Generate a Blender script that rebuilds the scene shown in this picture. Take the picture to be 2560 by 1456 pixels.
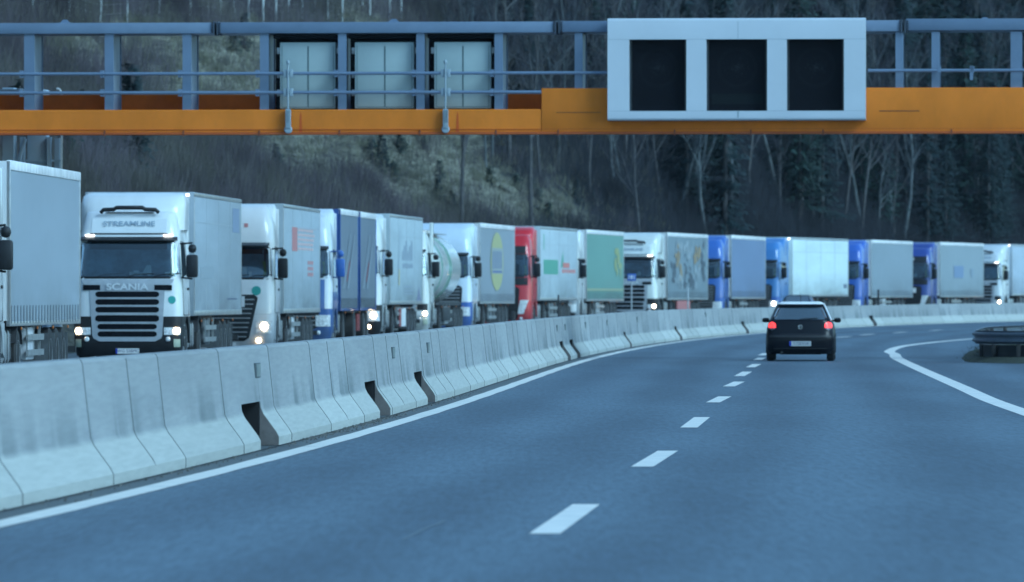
import bpy, bmesh, math, random
import numpy as np
from mathutils import Vector, Matrix, noise
R = math.radians
for o in list(bpy.data.objects): bpy.data.objects.remove(o)
sc = bpy.context.scene
COL = sc.collection

# ------------------------------------------------------------------ camera, sky, sun, exposure
F = 19500.0          # focal length in photo pixels (2560 wide): a long telephoto
HZ = 739.0           # horizon row
cd = bpy.data.cameras.new("camera"); cam = bpy.data.objects.new("camera", cd); COL.objects.link(cam)
cd.sensor_width = 36.0; cd.lens = F / 2560 * 36
cd.clip_start = 1.0; cd.clip_end = 6000
cam.location = (0, 0, 1.6)
cam.rotation_euler = (R(90) + math.atan((HZ - 728) / F), 0, 0)
cd.dof.use_dof = True; cd.dof.focus_distance = 108; cd.dof.aperture_fstop = 5.4
sc.camera = cam
W = bpy.data.worlds.new("World"); sc.world = W; W.use_nodes = True
wn = W.node_tree.nodes; wl = W.node_tree.links
sky = wn.new('ShaderNodeTexSky'); sky.sky_type = 'NISHITA'; sky.sun_disc = False
SUN_EL, SUN_ROT = 4.0, 115.0
sky.sun_elevation = R(SUN_EL); sky.sun_rotation = R(SUN_ROT); sky.ozone_density = 3.0; sky.air_density = 1.0; sky.dust_density = 0.3
tint = wn.new('ShaderNodeMix'); tint.data_type = 'RGBA'; tint.blend_type = 'MULTIPLY'; tint.inputs[0].default_value = 1
tint.inputs[7].default_value = (0.49, 0.82, 1.06, 1)
hs = wn.new('ShaderNodeHueSaturation'); hs.inputs['Saturation'].default_value = .52
wl.new(sky.outputs[0], hs.inputs['Color']); wl.new(hs.outputs[0], tint.inputs[6]); wl.new(tint.outputs[2], wn['Background'].inputs[0])
wn['Background'].inputs[1].default_value = 0.15
sd = bpy.data.lights.new("sun", 'SUN'); sd.energy = 0.5; sd.angle = R(25); sd.color = (0.54, 0.84, 1.0)
so = bpy.data.objects.new("sun", sd); COL.objects.link(so)
so.rotation_euler = (R(90 - 38), 0, R(55))
so.location = (60, -40, 60)
vs = sc.view_settings; vs.view_transform = 'Standard'; vs.look = 'None'; vs.gamma = 1; vs.exposure = 2.25
sc.cycles.use_denoising = True; sc.cycles.max_bounces = 6

# ------------------------------------------------------------------ materials
MATS = {}
def mat(name, col, rough=.5, metal=0., noise_=None, bump=None, coat=0., emis=None, es=0., spec=.5, dark=None, streak=None, trans=0., grime=None):
    if name in MATS: return MATS[name]
    m = bpy.data.materials.new(name); m.use_nodes = True; MATS[name] = m
    n, l = m.node_tree.nodes, m.node_tree.links; b = n['Principled BSDF']
    b.inputs['Base Color'].default_value = (*col, 1); b.inputs['Roughness'].default_value = rough
    b.inputs['Metallic'].default_value = metal; b.inputs['Coat Weight'].default_value = coat
    b.inputs['Specular IOR Level'].default_value = spec
    b.inputs['Coat Roughness'].default_value = .06
    if trans: b.inputs['Transmission Weight'].default_value = trans
    if emis:
        b.inputs['Emission Color'].default_value = (*emis, 1); b.inputs['Emission Strength'].default_value = es
    tc = n.new('ShaderNodeTexCoord')
    if noise_:
        scl, amt = noise_
        mp = n.new('ShaderNodeMapping'); l.new(tc.outputs['Object'], mp.inputs[0])
        if streak: mp.inputs['Scale'].default_value = streak
        nz = n.new('ShaderNodeTexNoise'); nz.inputs['Scale'].default_value = scl; nz.inputs['Detail'].default_value = 6
        nz.inputs['Roughness'].default_value = .65
        l.new(mp.outputs[0], nz.inputs[0])
        oi = n.new('ShaderNodeObjectInfo'); nz.noise_dimensions = '4D'
        mu = n.new('ShaderNodeMath'); mu.operation = 'MULTIPLY'; mu.inputs[1].default_value = 37; l.new(oi.outputs['Random'], mu.inputs[0]); l.new(mu.outputs[0], nz.inputs['W'])
        cr = n.new('ShaderNodeValToRGB')
        d = dark or tuple(c * (1 - amt) for c in col); e = tuple(min(1, c * (1 + amt * .35)) for c in col)
        cr.color_ramp.elements[0].position = .33; cr.color_ramp.elements[0].color = (*d, 1)
        cr.color_ramp.elements[1].position = .62; cr.color_ramp.elements[1].color = (*e, 1)
        l.new(nz.outputs[0], cr.inputs[0]); l.new(cr.outputs[0], b.inputs['Base Color'])
    if grime:
        sp_ = n.new('ShaderNodeSeparateXYZ'); l.new(tc.outputs['Object'], sp_.inputs[0]); mr_ = n.new('ShaderNodeMapRange'); mr_.inputs[1].default_value = grime[1]; mr_.inputs[2].default_value = grime[0]; mr_.inputs[4].default_value = grime[2]; l.new(sp_.outputs[2], mr_.inputs[0])
        gn = n.new('ShaderNodeTexNoise'); gn.inputs['Scale'].default_value = 2.2; gn.inputs['Detail'].default_value = 5; gp_ = n.new('ShaderNodeMapping'); gp_.inputs['Scale'].default_value = (1, .15, .5); l.new(tc.outputs['Object'], gp_.inputs[0]); l.new(gp_.outputs[0], gn.inputs[0])
        gm_ = n.new('ShaderNodeMath'); gm_.operation = 'MULTIPLY'; l.new(mr_.outputs[0], gm_.inputs[0]); gr_ = n.new('ShaderNodeMapRange'); gr_.inputs[1].default_value = .3; gr_.inputs[2].default_value = .6; l.new(gn.outputs[0], gr_.inputs[0]); l.new(gr_.outputs[0], gm_.inputs[1])
        gx_ = n.new('ShaderNodeMix'); gx_.data_type = 'RGBA'; gx_.inputs[7].default_value = (.09, .095, .09, 1); l.new(gm_.outputs[0], gx_.inputs[0])
        src = b.inputs['Base Color'].links[0].from_socket; l.new(src, gx_.inputs[6]); l.new(gx_.outputs[2], b.inputs['Base Color'])
    if bump:
        nz2 = n.new('ShaderNodeTexNoise'); nz2.inputs['Scale'].default_value = bump[0]; nz2.inputs['Detail'].default_value = 4
        l.new(tc.outputs['Object'], nz2.inputs[0])
        bp_ = n.new('ShaderNodeBump'); bp_.inputs['Strength'].default_value = bump[1]; bp_.inputs['Distance'].default_value = bump[2] if len(bump) > 2 else .02
        l.new(nz2.outputs[0], bp_.inputs['Height']); l.new(bp_.outputs[0], b.inputs['Normal'])
    return m

def paint(key, col, rough=.32): return mat('paint_' + key, col, rough, coat=.5, noise_=(1.1, .10), streak=(1, .08, .6), grime=(.3, 1.7, .45))
def boxpaint(key, col): return mat('panel_' + key, col, .7, spec=.15, noise_=(1.3, .16), streak=(1, .07, .5), grime=(1.1, 2.3, .55))
def cloth(key, col): return mat('tarp_' + key, col, .55, noise_=(.9, .12), streak=(1, .09, .4), grime=(1.1, 2.2, .5))
GLASS = mat('dark_glass', (.030, .055, .075), .05, spec=1., coat=1.)
GLASS.node_tree.nodes['Principled BSDF'].inputs['IOR'].default_value = 1.9
BLACK = mat('black_plastic', (.012, .013, .016), .5, noise_=(6, .3))
RUB = mat('rubber', (.014, .014, .015), .75, noise_=(9, .4), dark=(.03, .028, .026))
DGREY = mat('chassis_grey', (.03, .032, .036), .6, noise_=(3, .4))
STEEL = mat('galvanised_steel', (.42, .43, .44), .42, metal=.6, noise_=(4, .25))
ALU = mat('aluminium', (.5, .51, .52), .38, metal=.7, noise_=(5, .25))
SILVER = mat('silver_plastic', (.36, .39, .43), .4, noise_=(4, .15))
LAMP = mat('lamp_lens', (.75, .78, .8), .12, spec=.8, noise_=(20, .5))
HEAD = mat('lit_headlamp', (1, .95, .85), .2, emis=(1.0, .74, .45), es=5)
HEAD2 = mat('lit_led', (1, 1, 1), .2, emis=(1.0, .95, .85), es=3)
AMBER = mat('lit_amber', (.9, .3, .05), .2, emis=(1.0, .30, .08), es=1.6)
REDLIT = mat('lit_taillamp', (.8, .05, .05), .2, emis=(1.0, .045, .045), es=.42)
REDDARK = mat('unlit_taillamp', (.12, .02, .03), .2, spec=.7)
PLATE = mat('number_plate', (.7, .7, .7), .4)
EUBLUE = mat('plate_blue', (.01, .04, .35), .4)
WHITE = mat('white_lettering', (.75, .77, .78), .4)
DKLET = mat('dark_lettering', (.06, .08, .16), .5)

def glass_pane():
    m = bpy.data.materials.new('clear_glass'); m.use_nodes = True; n, l = m.node_tree.nodes, m.node_tree.links; n.remove(n['Principled BSDF'])
    t = n.new('ShaderNodeBsdfTransparent'); t.inputs[0].default_value = (.80, .88, .90, 1); g_ = n.new('ShaderNodeBsdfGlossy'); g_.inputs['Roughness'].default_value = .04
    fr = n.new('ShaderNodeFresnel'); fr.inputs[0].default_value = 1.75; mx = n.new('ShaderNodeMixShader'); l.new(fr.outputs[0], mx.inputs[0]); l.new(t.outputs[0], mx.inputs[1]); l.new(g_.outputs[0], mx.inputs[2]); l.new(mx.outputs[0], n['Material Output'].inputs[0]); return m
PANE = glass_pane()
CABIN_SKY = mat('cabin_sky_reflection', (.13, .21, .27), .7, noise_=(1.1, .8), dark=(.006, .010, .016))  # sky reflection painted as a blue tone into the patch behind the glass

# ------------------------------------------------------------------ mesh builder
class MB:
    def __init__(s): s.v = []; s.f = []; s.mi = []; s.cur = 0
    def add(s, vs_, fs):
        b = len(s.v); s.v += [tuple(p) for p in vs_]
        for f in fs: s.f.append([i + b for i in f]); s.mi.append(s.cur)
        return s
    def box(s, x0, x1, y0, y1, z0, z1):
        v = [(x, y, z) for z in (z0, z1) for y in (y0, y1) for x in (x0, x1)]
        return s.add(v, [(0, 2, 3, 1), (4, 5, 7, 6), (0, 1, 5, 4), (2, 6, 7, 3), (0, 4, 6, 2), (1, 3, 7, 5)])
    def cbox(s, x0, x1, y0, y1, z0, z1, c=.02):
        bm = bmesh.new(); bmesh.ops.create_cube(bm, size=1)
        for v in bm.verts: v.co = Vector(((x0 + x1) / 2 + v.co.x * (x1 - x0), (y0 + y1) / 2 + v.co.y * (y1 - y0), (z0 + z1) / 2 + v.co.z * (z1 - z0)))
        bmesh.ops.bevel(bm, geom=bm.edges[:], offset=c, segments=2, affect='EDGES', profile=.5)
        bm.verts.index_update(); s.add([v.co[:] for v in bm.verts], [[v.index for v in f.verts] for f in bm.faces]); bm.free(); return s
    def rings(s, rs, cap=True, close=True):
        n = len(rs[0]); vs_ = [p for r in rs for p in r]; fs = []
        for i in range(len(rs) - 1):
            for j in range(n if close else n - 1):
                k = (j + 1) % n; fs.append((i * n + j, i * n + k, (i + 1) * n + k, (i + 1) * n + j))
        if cap: fs.append(tuple(range(n))[::-1]); fs.append(tuple(range((len(rs) - 1) * n, len(rs) * n)))
        return s.add(vs_, fs)
    def tube(s, pts, r, n=8, r2=None):
        pts = [Vector(p) for p in pts]; rs = []
        for i, p in enumerate(pts):
            d = (pts[min(i + 1, len(pts) - 1)] - pts[max(i - 1, 0)]).normalized()
            a = d.cross(Vector((0, 0, 1))) if abs(d.z) < .95 else d.cross(Vector((0, 1, 0)))
            a.normalize(); b = d.cross(a)
            rr = r if r2 is None else r + (r2 - r) * i / (len(pts) - 1)
            rs.append([(p + a * rr * math.cos(t) + b * rr * math.sin(t))[:] for t in [2 * math.pi * k / n for k in range(n)]])
        return s.rings(rs)
    def prism(s, poly, a0, a1, axis='y'):
        def P(u, w, a): return (u, a, w) if axis == 'y' else ((a, u, w) if axis == 'x' else (u, w, a))
        return s.rings([[P(u, w, a0) for u, w in poly], [P(u, w, a1) for u, w in poly]])
    def lathe(s, prof, n=24, axis='x', c=(0, 0, 0)):
        rs = []
        for a, r in prof:
            rs.append([(c[0] + a, c[1] + r * math.cos(t), c[2] + r * math.sin(t)) if axis == 'x' else
                       ((c[0] + r * math.cos(t), c[1] + a, c[2] + r * math.sin(t)) if axis == 'y' else
                        (c[0] + r * math.cos(t), c[1] + r * math.sin(t), c[2] + a)) for t in [2 * math.pi * k / n for k in range(n)]])
        return s.rings(rs)
    def mesh(s, name, mats, smooth=True, ang=35):
        me = bpy.data.meshes.new(name); me.from_pydata(s.v, [], s.f)
        for m in (mats if isinstance(mats, (list, tuple)) else [mats]): me.materials.append(m)
        if any(s.mi): me.polygons.foreach_set('material_index', s.mi)
        bm = bmesh.new(); bm.from_mesh(me); bmesh.ops.recalc_face_normals(bm, faces=bm.faces[:]); bm.to_mesh(me); bm.free()
        if smooth: me.shade_smooth(); me.set_sharp_from_angle(angle=R(ang))
        return me
    def build(s, name, mats, parent=None, smooth=True, ang=35, **kw):
        return link(name, s.mesh(name, mats, smooth, ang), parent, **kw)
def _split(mb):
    par = list(range(len(mb.v)))
    def fd(a):
        while par[a] != a: par[a] = par[par[a]]; a = par[a]
        return a
    for f in mb.f:
        for q in f[1:]: par[fd(q)] = fd(f[0])
    out = {}
    for f, m_ in zip(mb.f, mb.mi): out.setdefault(fd(f[0]), []).append((f, m_))
    res = []
    for k_, fl in out.items():
        n_ = MB(); mp = {}
        for f, m_ in fl:
            for q in f:
                if q not in mp: mp[q] = len(n_.v); n_.v.append(mb.v[q])
            n_.f.append([mp[q] for q in f]); n_.mi.append(m_)
        res.append(n_)
    return res
def build_each(mb, name, mats, parent=None, **k): return [q.build(name, mats, parent, **k) for q in _split(mb)]
def link(name, me, parent=None, loc=None, **kw):
    o = bpy.data.objects.new(name, me); COL.objects.link(o)
    if parent is not None: o.parent = parent
    if loc is not None: o.location = loc
    for k, v in kw.items(): o[k] = v
    return o
def thing(name, label, cat, loc=(0, 0, 0), rz=0, group=None):
    o = bpy.data.objects.new(name, None); COL.objects.link(o); o.location = loc; o.rotation_euler = (0, 0, rz)
    o.empty_display_size = .3; o['label'] = label; o['category'] = cat
    if group: o['group'] = group
    return o
def copy_tree(o, parent=None):
    c = o.copy(); COL.objects.link(c); c.parent = parent
    for ch in list(o.children): copy_tree(ch, c)
    return c
def text(name, body, size, M, m, parent=None, depth=.004, bold=0, sx=1.0):
    cu = bpy.data.curves.new('t', 'FONT'); cu.body = body; cu.size = size; cu.extrude = depth; cu.align_x = 'CENTER'; cu.align_y = 'CENTER'; cu.offset = bold
    to = bpy.data.objects.new('t', cu); COL.objects.link(to)
    bpy.context.view_layer.update()
    me = bpy.data.meshes.new_from_object(to.evaluated_get(bpy.context.evaluated_depsgraph_get()))
    bpy.data.objects.remove(to); me.transform(M @ Matrix.Diagonal((sx, 1, 1, 1))); me.materials.clear(); me.materials.append(m); me.name = name
    return link(name, me, parent)
def M_front(x, y, z, rx=0): return Matrix.Translation((x, y, z)) @ Matrix(((1, 0, 0, 0), (0, 0, -1, 0), (0, 1, 0, 0), (0, 0, 0, 1))) @ Matrix.Rotation(rx, 4, 'X')
def M_side(x, y, z): return Matrix.Translation((x, y, z)) @ Matrix(((0, 0, 1, 0), (1, 0, 0, 0), (0, 1, 0, 0), (0, 0, 0, 1)))

# ------------------------------------------------------------------ the road's course
PC = (1.13096002, -4.96093987, 10.47154824, -7.99294061)      # left edge line: X as a cubic of Y/100
def E(Y):
    Y = np.asarray(Y, float); Yc = np.clip(Y, 20, 430)
    t = Yc / 100; x = ((PC[0] * t + PC[1]) * t + PC[2]) * t + PC[3]; m = (3 * PC[0] * t * t + 2 * PC[1] * t + PC[2]) / 100
    d = Y - Yc; return x + m * d + np.where(d > 0, .5 * .0013 * d * d, 0)
def dE(Y):
    Y = np.asarray(Y, float); Yc = np.clip(Y, 20, 430); t = Yc / 100
    return (3 * PC[0] * t * t + 2 * PC[1] * t + PC[2]) / 100 + np.where(Y > 430, .0013 * (Y - 430), 0)
def sst(x): x = np.clip(x, 0, 1); return x * x * (3 - 2 * x)
def g(Y): return .30 * sst((np.asarray(Y, float) - 200) / 230)
def zroad(Y, u): return g(Y) + .15 * sst((-np.asarray(u, float) - 1.2) / 2) * sst((np.asarray(Y, float) - 202) / 38)
def P(Y, u):      # point beside the edge line at lateral offset u (right positive)
    m = dE(Y); n = np.sqrt(1 + m * m); return E(Y) + u / n, Y - u * m / n
def Yu(x, y):     # inverse of P
    Y0 = np.array(y, float)
    for _ in range(12): m = dE(Y0); Y0 = Y0 + .8 * ((x - E(Y0)) * m + (y - Y0)) / (1 + m * m)
    m = dE(Y0); return Y0, ((x - E(Y0)) - (y - Y0) * m) / np.sqrt(1 + m * m)
def back(px, py, z=0.):   # point on the road plane seen at a photo pixel
    Y = 150.
    for _ in range(60): Y = .5 * Y + .5 * F / ((py - HZ) / (1.6 - float(g(Y)) - z))
    return (px - 1280) * Y / F, Y

# ------------------------------------------------------------------ ground, carriageways
def grid(name, Ys, us, zf, m, dz=0., attr=False, **kw):
    YY, UU = np.meshgrid(Ys, us, indexing='ij'); x, y = P(YY, UU); z = zf(YY, UU) + dz
    v = np.stack([x, y, z], -1).reshape(-1, 3); n = len(us); i = np.arange(len(Ys) - 1)[:, None] * n + np.arange(n - 1)[None, :]
    f = np.stack([i, i + 1, i + n + 1, i + n], -1).reshape(-1, 4)
    me = bpy.data.meshes.new(name); me.from_pydata(v.tolist(), [], f.tolist()); me.materials.append(m); me.shade_smooth()
    if attr:
        a = me.attributes.new('lat', 'FLOAT', 'POINT'); a.data.foreach_set('value', UU.reshape(-1).astype(np.float32))
    return link(name, me, **kw)

def asphalt():
    m = bpy.data.materials.new('asphalt'); m.use_nodes = True; n, l = m.node_tree.nodes, m.node_tree.links; b = n['Principled BSDF']
    tc = n.new('ShaderNodeTexCoord')
    fine = n.new('ShaderNodeTexNoise'); fine.inputs['Scale'].default_value = 15; fine.inputs['Detail'].default_value = 8; fine.inputs['Roughness'].default_value = .8
    mp = n.new('ShaderNodeMapping'); mp.inputs['Scale'].default_value = (1, .055, 1); l.new(tc.outputs['Object'], mp.inputs[0]); l.new(mp.outputs[0], fine.inputs[0])
    big = n.new('ShaderNodeTexNoise'); big.inputs['Scale'].default_value = .5; big.inputs['Detail'].default_value = 5
    mp2 = n.new('ShaderNodeMapping'); mp2.inputs['Scale'].default_value = (1, .10, 1); l.new(tc.outputs['Object'], mp2.inputs[0]); l.new(mp2.outputs[0], big.inputs[0])
    at = n.new('ShaderNodeAttribute'); at.attribute_name = 'lat'
    # polished wheel tracks: cosine of the lateral offset, two per 3.75 m lane
    w1 = n.new('ShaderNodeMath'); w1.operation = 'MULTIPLY'; w1.inputs[1].default_value = 2 * math.pi / 1.875; l.new(at.outputs['Fac'], w1.inputs[0])
    w2 = n.new('ShaderNodeMath'); w2.operation = 'COSINE'; l.new(w1.outputs[0], w2.inputs[0])
    # shoulder strip beside the barrier is darker, dusty
    mr = n.new('ShaderNodeMapRange'); mr.inputs[1].default_value = .05; mr.inputs[2].default_value = .18; l.new(at.outputs['Fac'], mr.inputs[0])
    c1 = n.new('ShaderNodeMix'); c1.data_type = 'RGBA'; fm_ = n.new('ShaderNodeMapRange'); fm_.inputs[1].default_value = .36; fm_.inputs[2].default_value = .64; l.new(fine.outputs[0], fm_.inputs[0]); c1.inputs[6].default_value = (.038, .070, .100, 1); c1.inputs[7].default_value = (.092, .150, .205, 1); l.new(fm_.outputs[0], c1.inputs[0])
    c2 = n.new('ShaderNodeMix'); c2.data_type = 'RGBA'; c2.blend_type = 'MULTIPLY'; c2.inputs[0].default_value = 1
    cr = n.new('ShaderNodeValToRGB'); cr.color_ramp.elements[0].position = .3; cr.color_ramp.elements[0].color = (.62, .66, .70, 1); cr.color_ramp.elements[1].position = .7; cr.color_ramp.elements[1].color = (1.16, 1.14, 1.12, 1)
    ad = n.new('ShaderNodeMath'); ad.operation = 'MULTIPLY_ADD'; ad.inputs[1].default_value = .14; l.new(w2.outputs[0], ad.inputs[0]); l.new(big.outputs[0], ad.inputs[2])
    l.new(ad.outputs[0], cr.inputs[0]); l.new(c1.outputs[2], c2.inputs[6]); l.new(cr.outputs[0], c2.inputs[7])
    c3 = n.new('ShaderNodeMix'); c3.data_type = 'RGBA'; c3.inputs[6].default_value = (.075, .09, .095, 1); l.new(c2.outputs[2], c3.inputs[7]); l.new(mr.outputs[0], c3.inputs[0])
    l.new(c3.outputs[2], b.inputs['Base Color']); b.inputs['Roughness'].default_value = .62
    bmp = n.new('ShaderNodeBump'); bmp.inputs['Strength'].default_value = .25; bmp.inputs['Distance'].default_value = .01; l.new(fine.outputs[0], bmp.inputs['Height']); l.new(bmp.outputs[0], b.inputs['Normal'])
    return m
ASPH = asphalt()
GRASS = mat('verge_grass', (.045, .055, .035), .9, noise_=(.7, .45), bump=(3, .6, .1))
gm = MB(); gm.add([(-3000, -2000, -.35), (3000, -2000, -.35), (3000, 4500, -.35), (-3000, 4500, -.35)], [(0, 1, 2, 3)])
gm.build('ground', GRASS, kind='structure')
Ysr = np.concatenate([np.arange(-40, 560, 3.), np.arange(560, 800, 12.)])
grid('road', Ysr, np.array([-14.6, -10, -6, -3.2, -2.6, -2, -1.2, -.42, -.1, .04, .2, 1, 3.75, 7.5, 10, 14, 20, 27]), zroad, ASPH, attr=True, kind='structure')
grid('verge', Ysr, np.array([-18, -16, -14.55]), lambda Y, u: zroad(Y, u) - .02 + .05 * (u < -15), GRASS, kind='structure')

LINE = mat('road_paint', (.80, .76, .70), .55, noise_=(2.2, .14), dark=(.62, .62, .59))
TAR = mat('tar_seal', (.018, .02, .024), .5)
def ribbon(name, pts, w, m, dz=.004, **kw):
    pts = [np.array(p, float) for p in pts]; v = []
    for i, p in enumerate(pts):
        d = pts[min(i + 1, len(pts) - 1)] - pts[max(i - 1, 0)]; d /= np.linalg.norm(d); n_ = np.array([d[1], -d[0]])
        ww = w if not callable(w) else w(i)
        for s_ in (-.5, .5): q = p + n_ * ww * s_; v.append((q[0], q[1], float(zroad(q[1], 0)) + dz))
    mb = MB(); mb.add(v, [(2 * i, 2 * i + 1, 2 * i + 3, 2 * i + 2) for i in range(len(pts) - 1)])
    return mb.build(name, m, smooth=False, **kw)
random.seed(4)
ribbon('edge_line', [P(y, 0) for y in np.arange(30, 470, 2.)], lambda i: .235 + .02 * math.sin(i * 1.7) * math.sin(i * .37), LINE, kind='structure')
def catmull(pts, k=8):
    pts = [np.array(p, float) for p in pts]; out = []
    for i in range(len(pts) - 1):
        p0, p1, p2, p3 = pts[max(i - 1, 0)], pts[i], pts[i + 1], pts[min(i + 2, len(pts) - 1)]
        for j in range(k):
            t = j / k; out.append(.5 * ((2 * p1) + (p2 - p0) * t + (2 * p0 - 5 * p1 + 4 * p2 - p3) * t * t + (3 * p1 - p0 - 3 * p2 + p3) * t ** 3))
    out.append(pts[-1]); return out
right_pts = [(6.35, 60), (6.55, 85), (6.98, 105.4), (7.3, 119), (7.8, 135), (8.75, 166), (9.75, 197), (10.35, 211), (10.75, 222), (11.9, 239), (13.3, 252.5), (14.9, 265), (17.2, 280), (21.5, 303), (27, 330)]
ribbon('edge_line', catmull(right_pts), lambda i: .30, LINE, kind='structure')
dash_px = [((1361, 1336), (1466, 1262)), ((1605, 1168), (1670, 1128)), ((1722, 1070), (1755, 1044)), ((1782, 1007), (1812, 992)), ((1822, 967), (1848, 955)), ((1848, 941), (1868, 930)), ((1876, 919), (1892, 911)), ((1893, 901), (1905, 895)), ((1903, 889), (1916, 884))]
for a, b in dash_px:
    p, q = back(*a), back(*b); ribbon('lane_dash', [p, ((p[0] + q[0]) / 2, (p[1] + q[1]) / 2), q], .21, LINE, kind='structure')
for px_, py_ in [(2108, 843), (2168, 837), (2250, 831.5), (2340, 826.5)]:
    p = np.array(back(px_, py_)); d = np.array([.14, 1.]); ribbon('lane_dash', [p - d * 2.6, p, p + d * 2.6], .24, LINE, kind='structure')
CRK = mat('old_crack', (.13, .17, .20), .6)
for k, (a, b) in enumerate([((640, 1113), (790, 1118)), ((1010, 1350), (1110, 1302))]):
    p, q = np.array(back(*a)), np.array(back(*b)); pts = [p + (q - p) * t + np.array([random.uniform(-.015, .015), 0]) for t in np.linspace(0, 1, 9)]
    ribbon('tar_crack', pts, .02 if k else .04, TAR if not k else CRK, kind='structure')

# ------------------------------------------------------------------ concrete barrier
def concrete():
    m = bpy.data.materials.new('barrier_concrete'); m.use_nodes = True; n, l = m.node_tree.nodes, m.node_tree.links; b = n['Principled BSDF']
    tc = n.new('ShaderNodeTexCoord'); oi = n.new('ShaderNodeObjectInfo')
    W_ = n.new('ShaderNodeMath'); W_.operation = 'MULTIPLY'; W_.inputs[1].default_value = 53; l.new(oi.outputs['Random'], W_.inputs[0])
    def nz(scale, sx, sy, sz, det=5):
        mp = n.new('ShaderNodeMapping'); mp.inputs['Scale'].default_value = (sx, sy, sz); l.new(tc.outputs['Object'], mp.inputs[0])
        t = n.new('ShaderNodeTexNoise'); t.noise_dimensions = '4D'; t.inputs['Scale'].default_value = scale; t.inputs['Detail'].default_value = det; l.new(mp.outputs[0], t.inputs[0]); l.new(W_.outputs[0], t.inputs['W']); return t
    base = nz(1.3, 1, .10, 1); streak = nz(2.4, .3, .42, .08, 4); grain = nz(24, 1, .06, 1, 6); blot = nz(.55, .2, .5, .25, 3)
    sep = n.new('ShaderNodeSeparateXYZ'); l.new(tc.outputs['Object'], sep.inputs[0])
    r1 = n.new('ShaderNodeValToRGB'); l.new(base.outputs[0], r1.inputs[0])
    r1.color_ramp.elements[0].position = .3; r1.color_ramp.elements[0].color = (.265, .29, .305, 1); r1.color_ramp.elements[1].position = .7; r1.color_ramp.elements[1].color = (.335, .36, .37, 1)
    # foot is newer, paler concrete below the crease at 0.36 m
    foot = n.new('ShaderNodeMapRange'); foot.inputs[1].default_value = .39; foot.inputs[2].default_value = .34; l.new(sep.outputs[2], foot.inputs[0])
    mf = n.new('ShaderNodeMix'); mf.data_type = 'RGBA'; mf.inputs[7].default_value = (.47, .50, .47, 1); l.new(r1.outputs[0], mf.inputs[6])
    fm = n.new('ShaderNodeMath'); fm.operation = 'MULTIPLY'; fm.inputs[1].default_value = .7; l.new(foot.outputs[0], fm.inputs[0]); l.new(fm.outputs[0], mf.inputs[0])
    # dirty streaks rising from the crease
    rs = n.new('ShaderNodeValToRGB'); rs.color_ramp.elements[0].position = .44; rs.color_ramp.elements[1].position = .56; l.new(streak.outputs[0], rs.inputs[0])
    hz = n.new('ShaderNodeMapRange'); hz.inputs[1].default_value = .84; hz.inputs[2].default_value = .42; l.new(sep.outputs[2], hz.inputs[0])
    bl = n.new('ShaderNodeValToRGB'); bl.color_ramp.elements[0].position = .40; bl.color_ramp.elements[1].position = .54; l.new(blot.outputs[0], bl.inputs[0])
    inv = n.new('ShaderNodeMath'); inv.operation = 'SUBTRACT'; inv.inputs[0].default_value = 1; l.new(foot.outputs[0], inv.inputs[1])
    a1 = n.new('ShaderNodeMath'); a1.operation = 'MULTIPLY'; l.new(rs.outputs[0], a1.inputs[0]); l.new(hz.outputs[0], a1.inputs[1])
    a2 = n.new('ShaderNodeMath'); a2.operation = 'MULTIPLY'; l.new(a1.outputs[0], a2.inputs[0]); l.new(bl.outputs[0], a2.inputs[1])
    a3 = n.new('ShaderNodeMath'); a3.operation = 'MULTIPLY'; l.new(a2.outputs[0], a3.inputs[0]); l.new(inv.outputs[0], a3.inputs[1])
    md = n.new('ShaderNodeMix'); md.data_type = 'RGBA'; md.inputs[7].default_value = (.16, .19, .20, 1); l.new(mf.outputs[2], md.inputs[6]); l.new(a3.outputs[0], md.inputs[0])
    mg = n.new('ShaderNodeMix'); mg.data_type = 'RGBA'; mg.blend_type = 'MULTIPLY'; mg.inputs[0].default_value = 1; l.new(md.outputs[2], mg.inputs[6])
    rg = n.new('ShaderNodeValToRGB'); rg.color_ramp.elements[0].position = .3; rg.color_ramp.elements[0].color = (.88, .885, .89, 1); rg.color_ramp.elements[1].position = .65; rg.color_ramp.elements[1].color = (1.04, 1.04, 1.04, 1); l.new(grain.outputs[0], rg.inputs[0]); l.new(rg.outputs[0], mg.inputs[7])
    mo = n.new('ShaderNodeMix'); mo.data_type = 'RGBA'; mo.blend_type = 'MULTIPLY'; mo.inputs[0].default_value = 1; l.new(mg.outputs[2], mo.inputs[6])
    ro = n.new('ShaderNodeMapRange'); ro.inputs[3].default_value = .86; ro.inputs[4].default_value = 1.05; l.new(oi.outputs['Random'], ro.inputs[0]); l.new(ro.outputs[0], mo.inputs[7])
    l.new(mo.outputs[2], b.inputs['Base Color']); b.inputs['Roughness'].default_value = .8
    bmp = n.new('ShaderNodeBump'); bmp.inputs['Strength'].default_value = .25; bmp.inputs['Distance'].default_value = .01; l.new(grain.outputs[0], bmp.inputs['Height']); l.new(bmp.outputs[0], b.inputs['Normal'])
    return m
CONC = concrete()
VOID = mat('drain_shade', (.008, .009, .012), .8)  # near-black colour stands in for the shade inside the drain opening
TOE = mat('drain_end_concrete', (.16, .15, .15), .9, noise_=(5, .3))
PADM = mat('reflector_pad', (.20, .24, .24), .4, noise_=(9, .3)); PADF = mat('reflector_frame', (.06, .08, .09), .5)
def prof(h): return [(0, 0), (0, .095), (-.03, .15), (-.165, .335), (-.195, .40), (-.265, h - .03), (-.285, h), (-.455, h), (-.475, h - .03), (-.545, .40), (-.575, .335), (-.71, .15), (-.74, .095), (-.74, 0)]
def prof_up(h): return [(-.205, .47), (-.265, h - .03), (-.285, h), (-.455, h), (-.475, h - .03), (-.535, .47)]
slots = [80.7, 102.7, 115.0, 190.8, 200.9, 236.8, 267.7, 303., 352.]
pads = [83.2, 109., 119.5, 190., 196., 211., 226.5, 246.5, 285., 322.]
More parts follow.
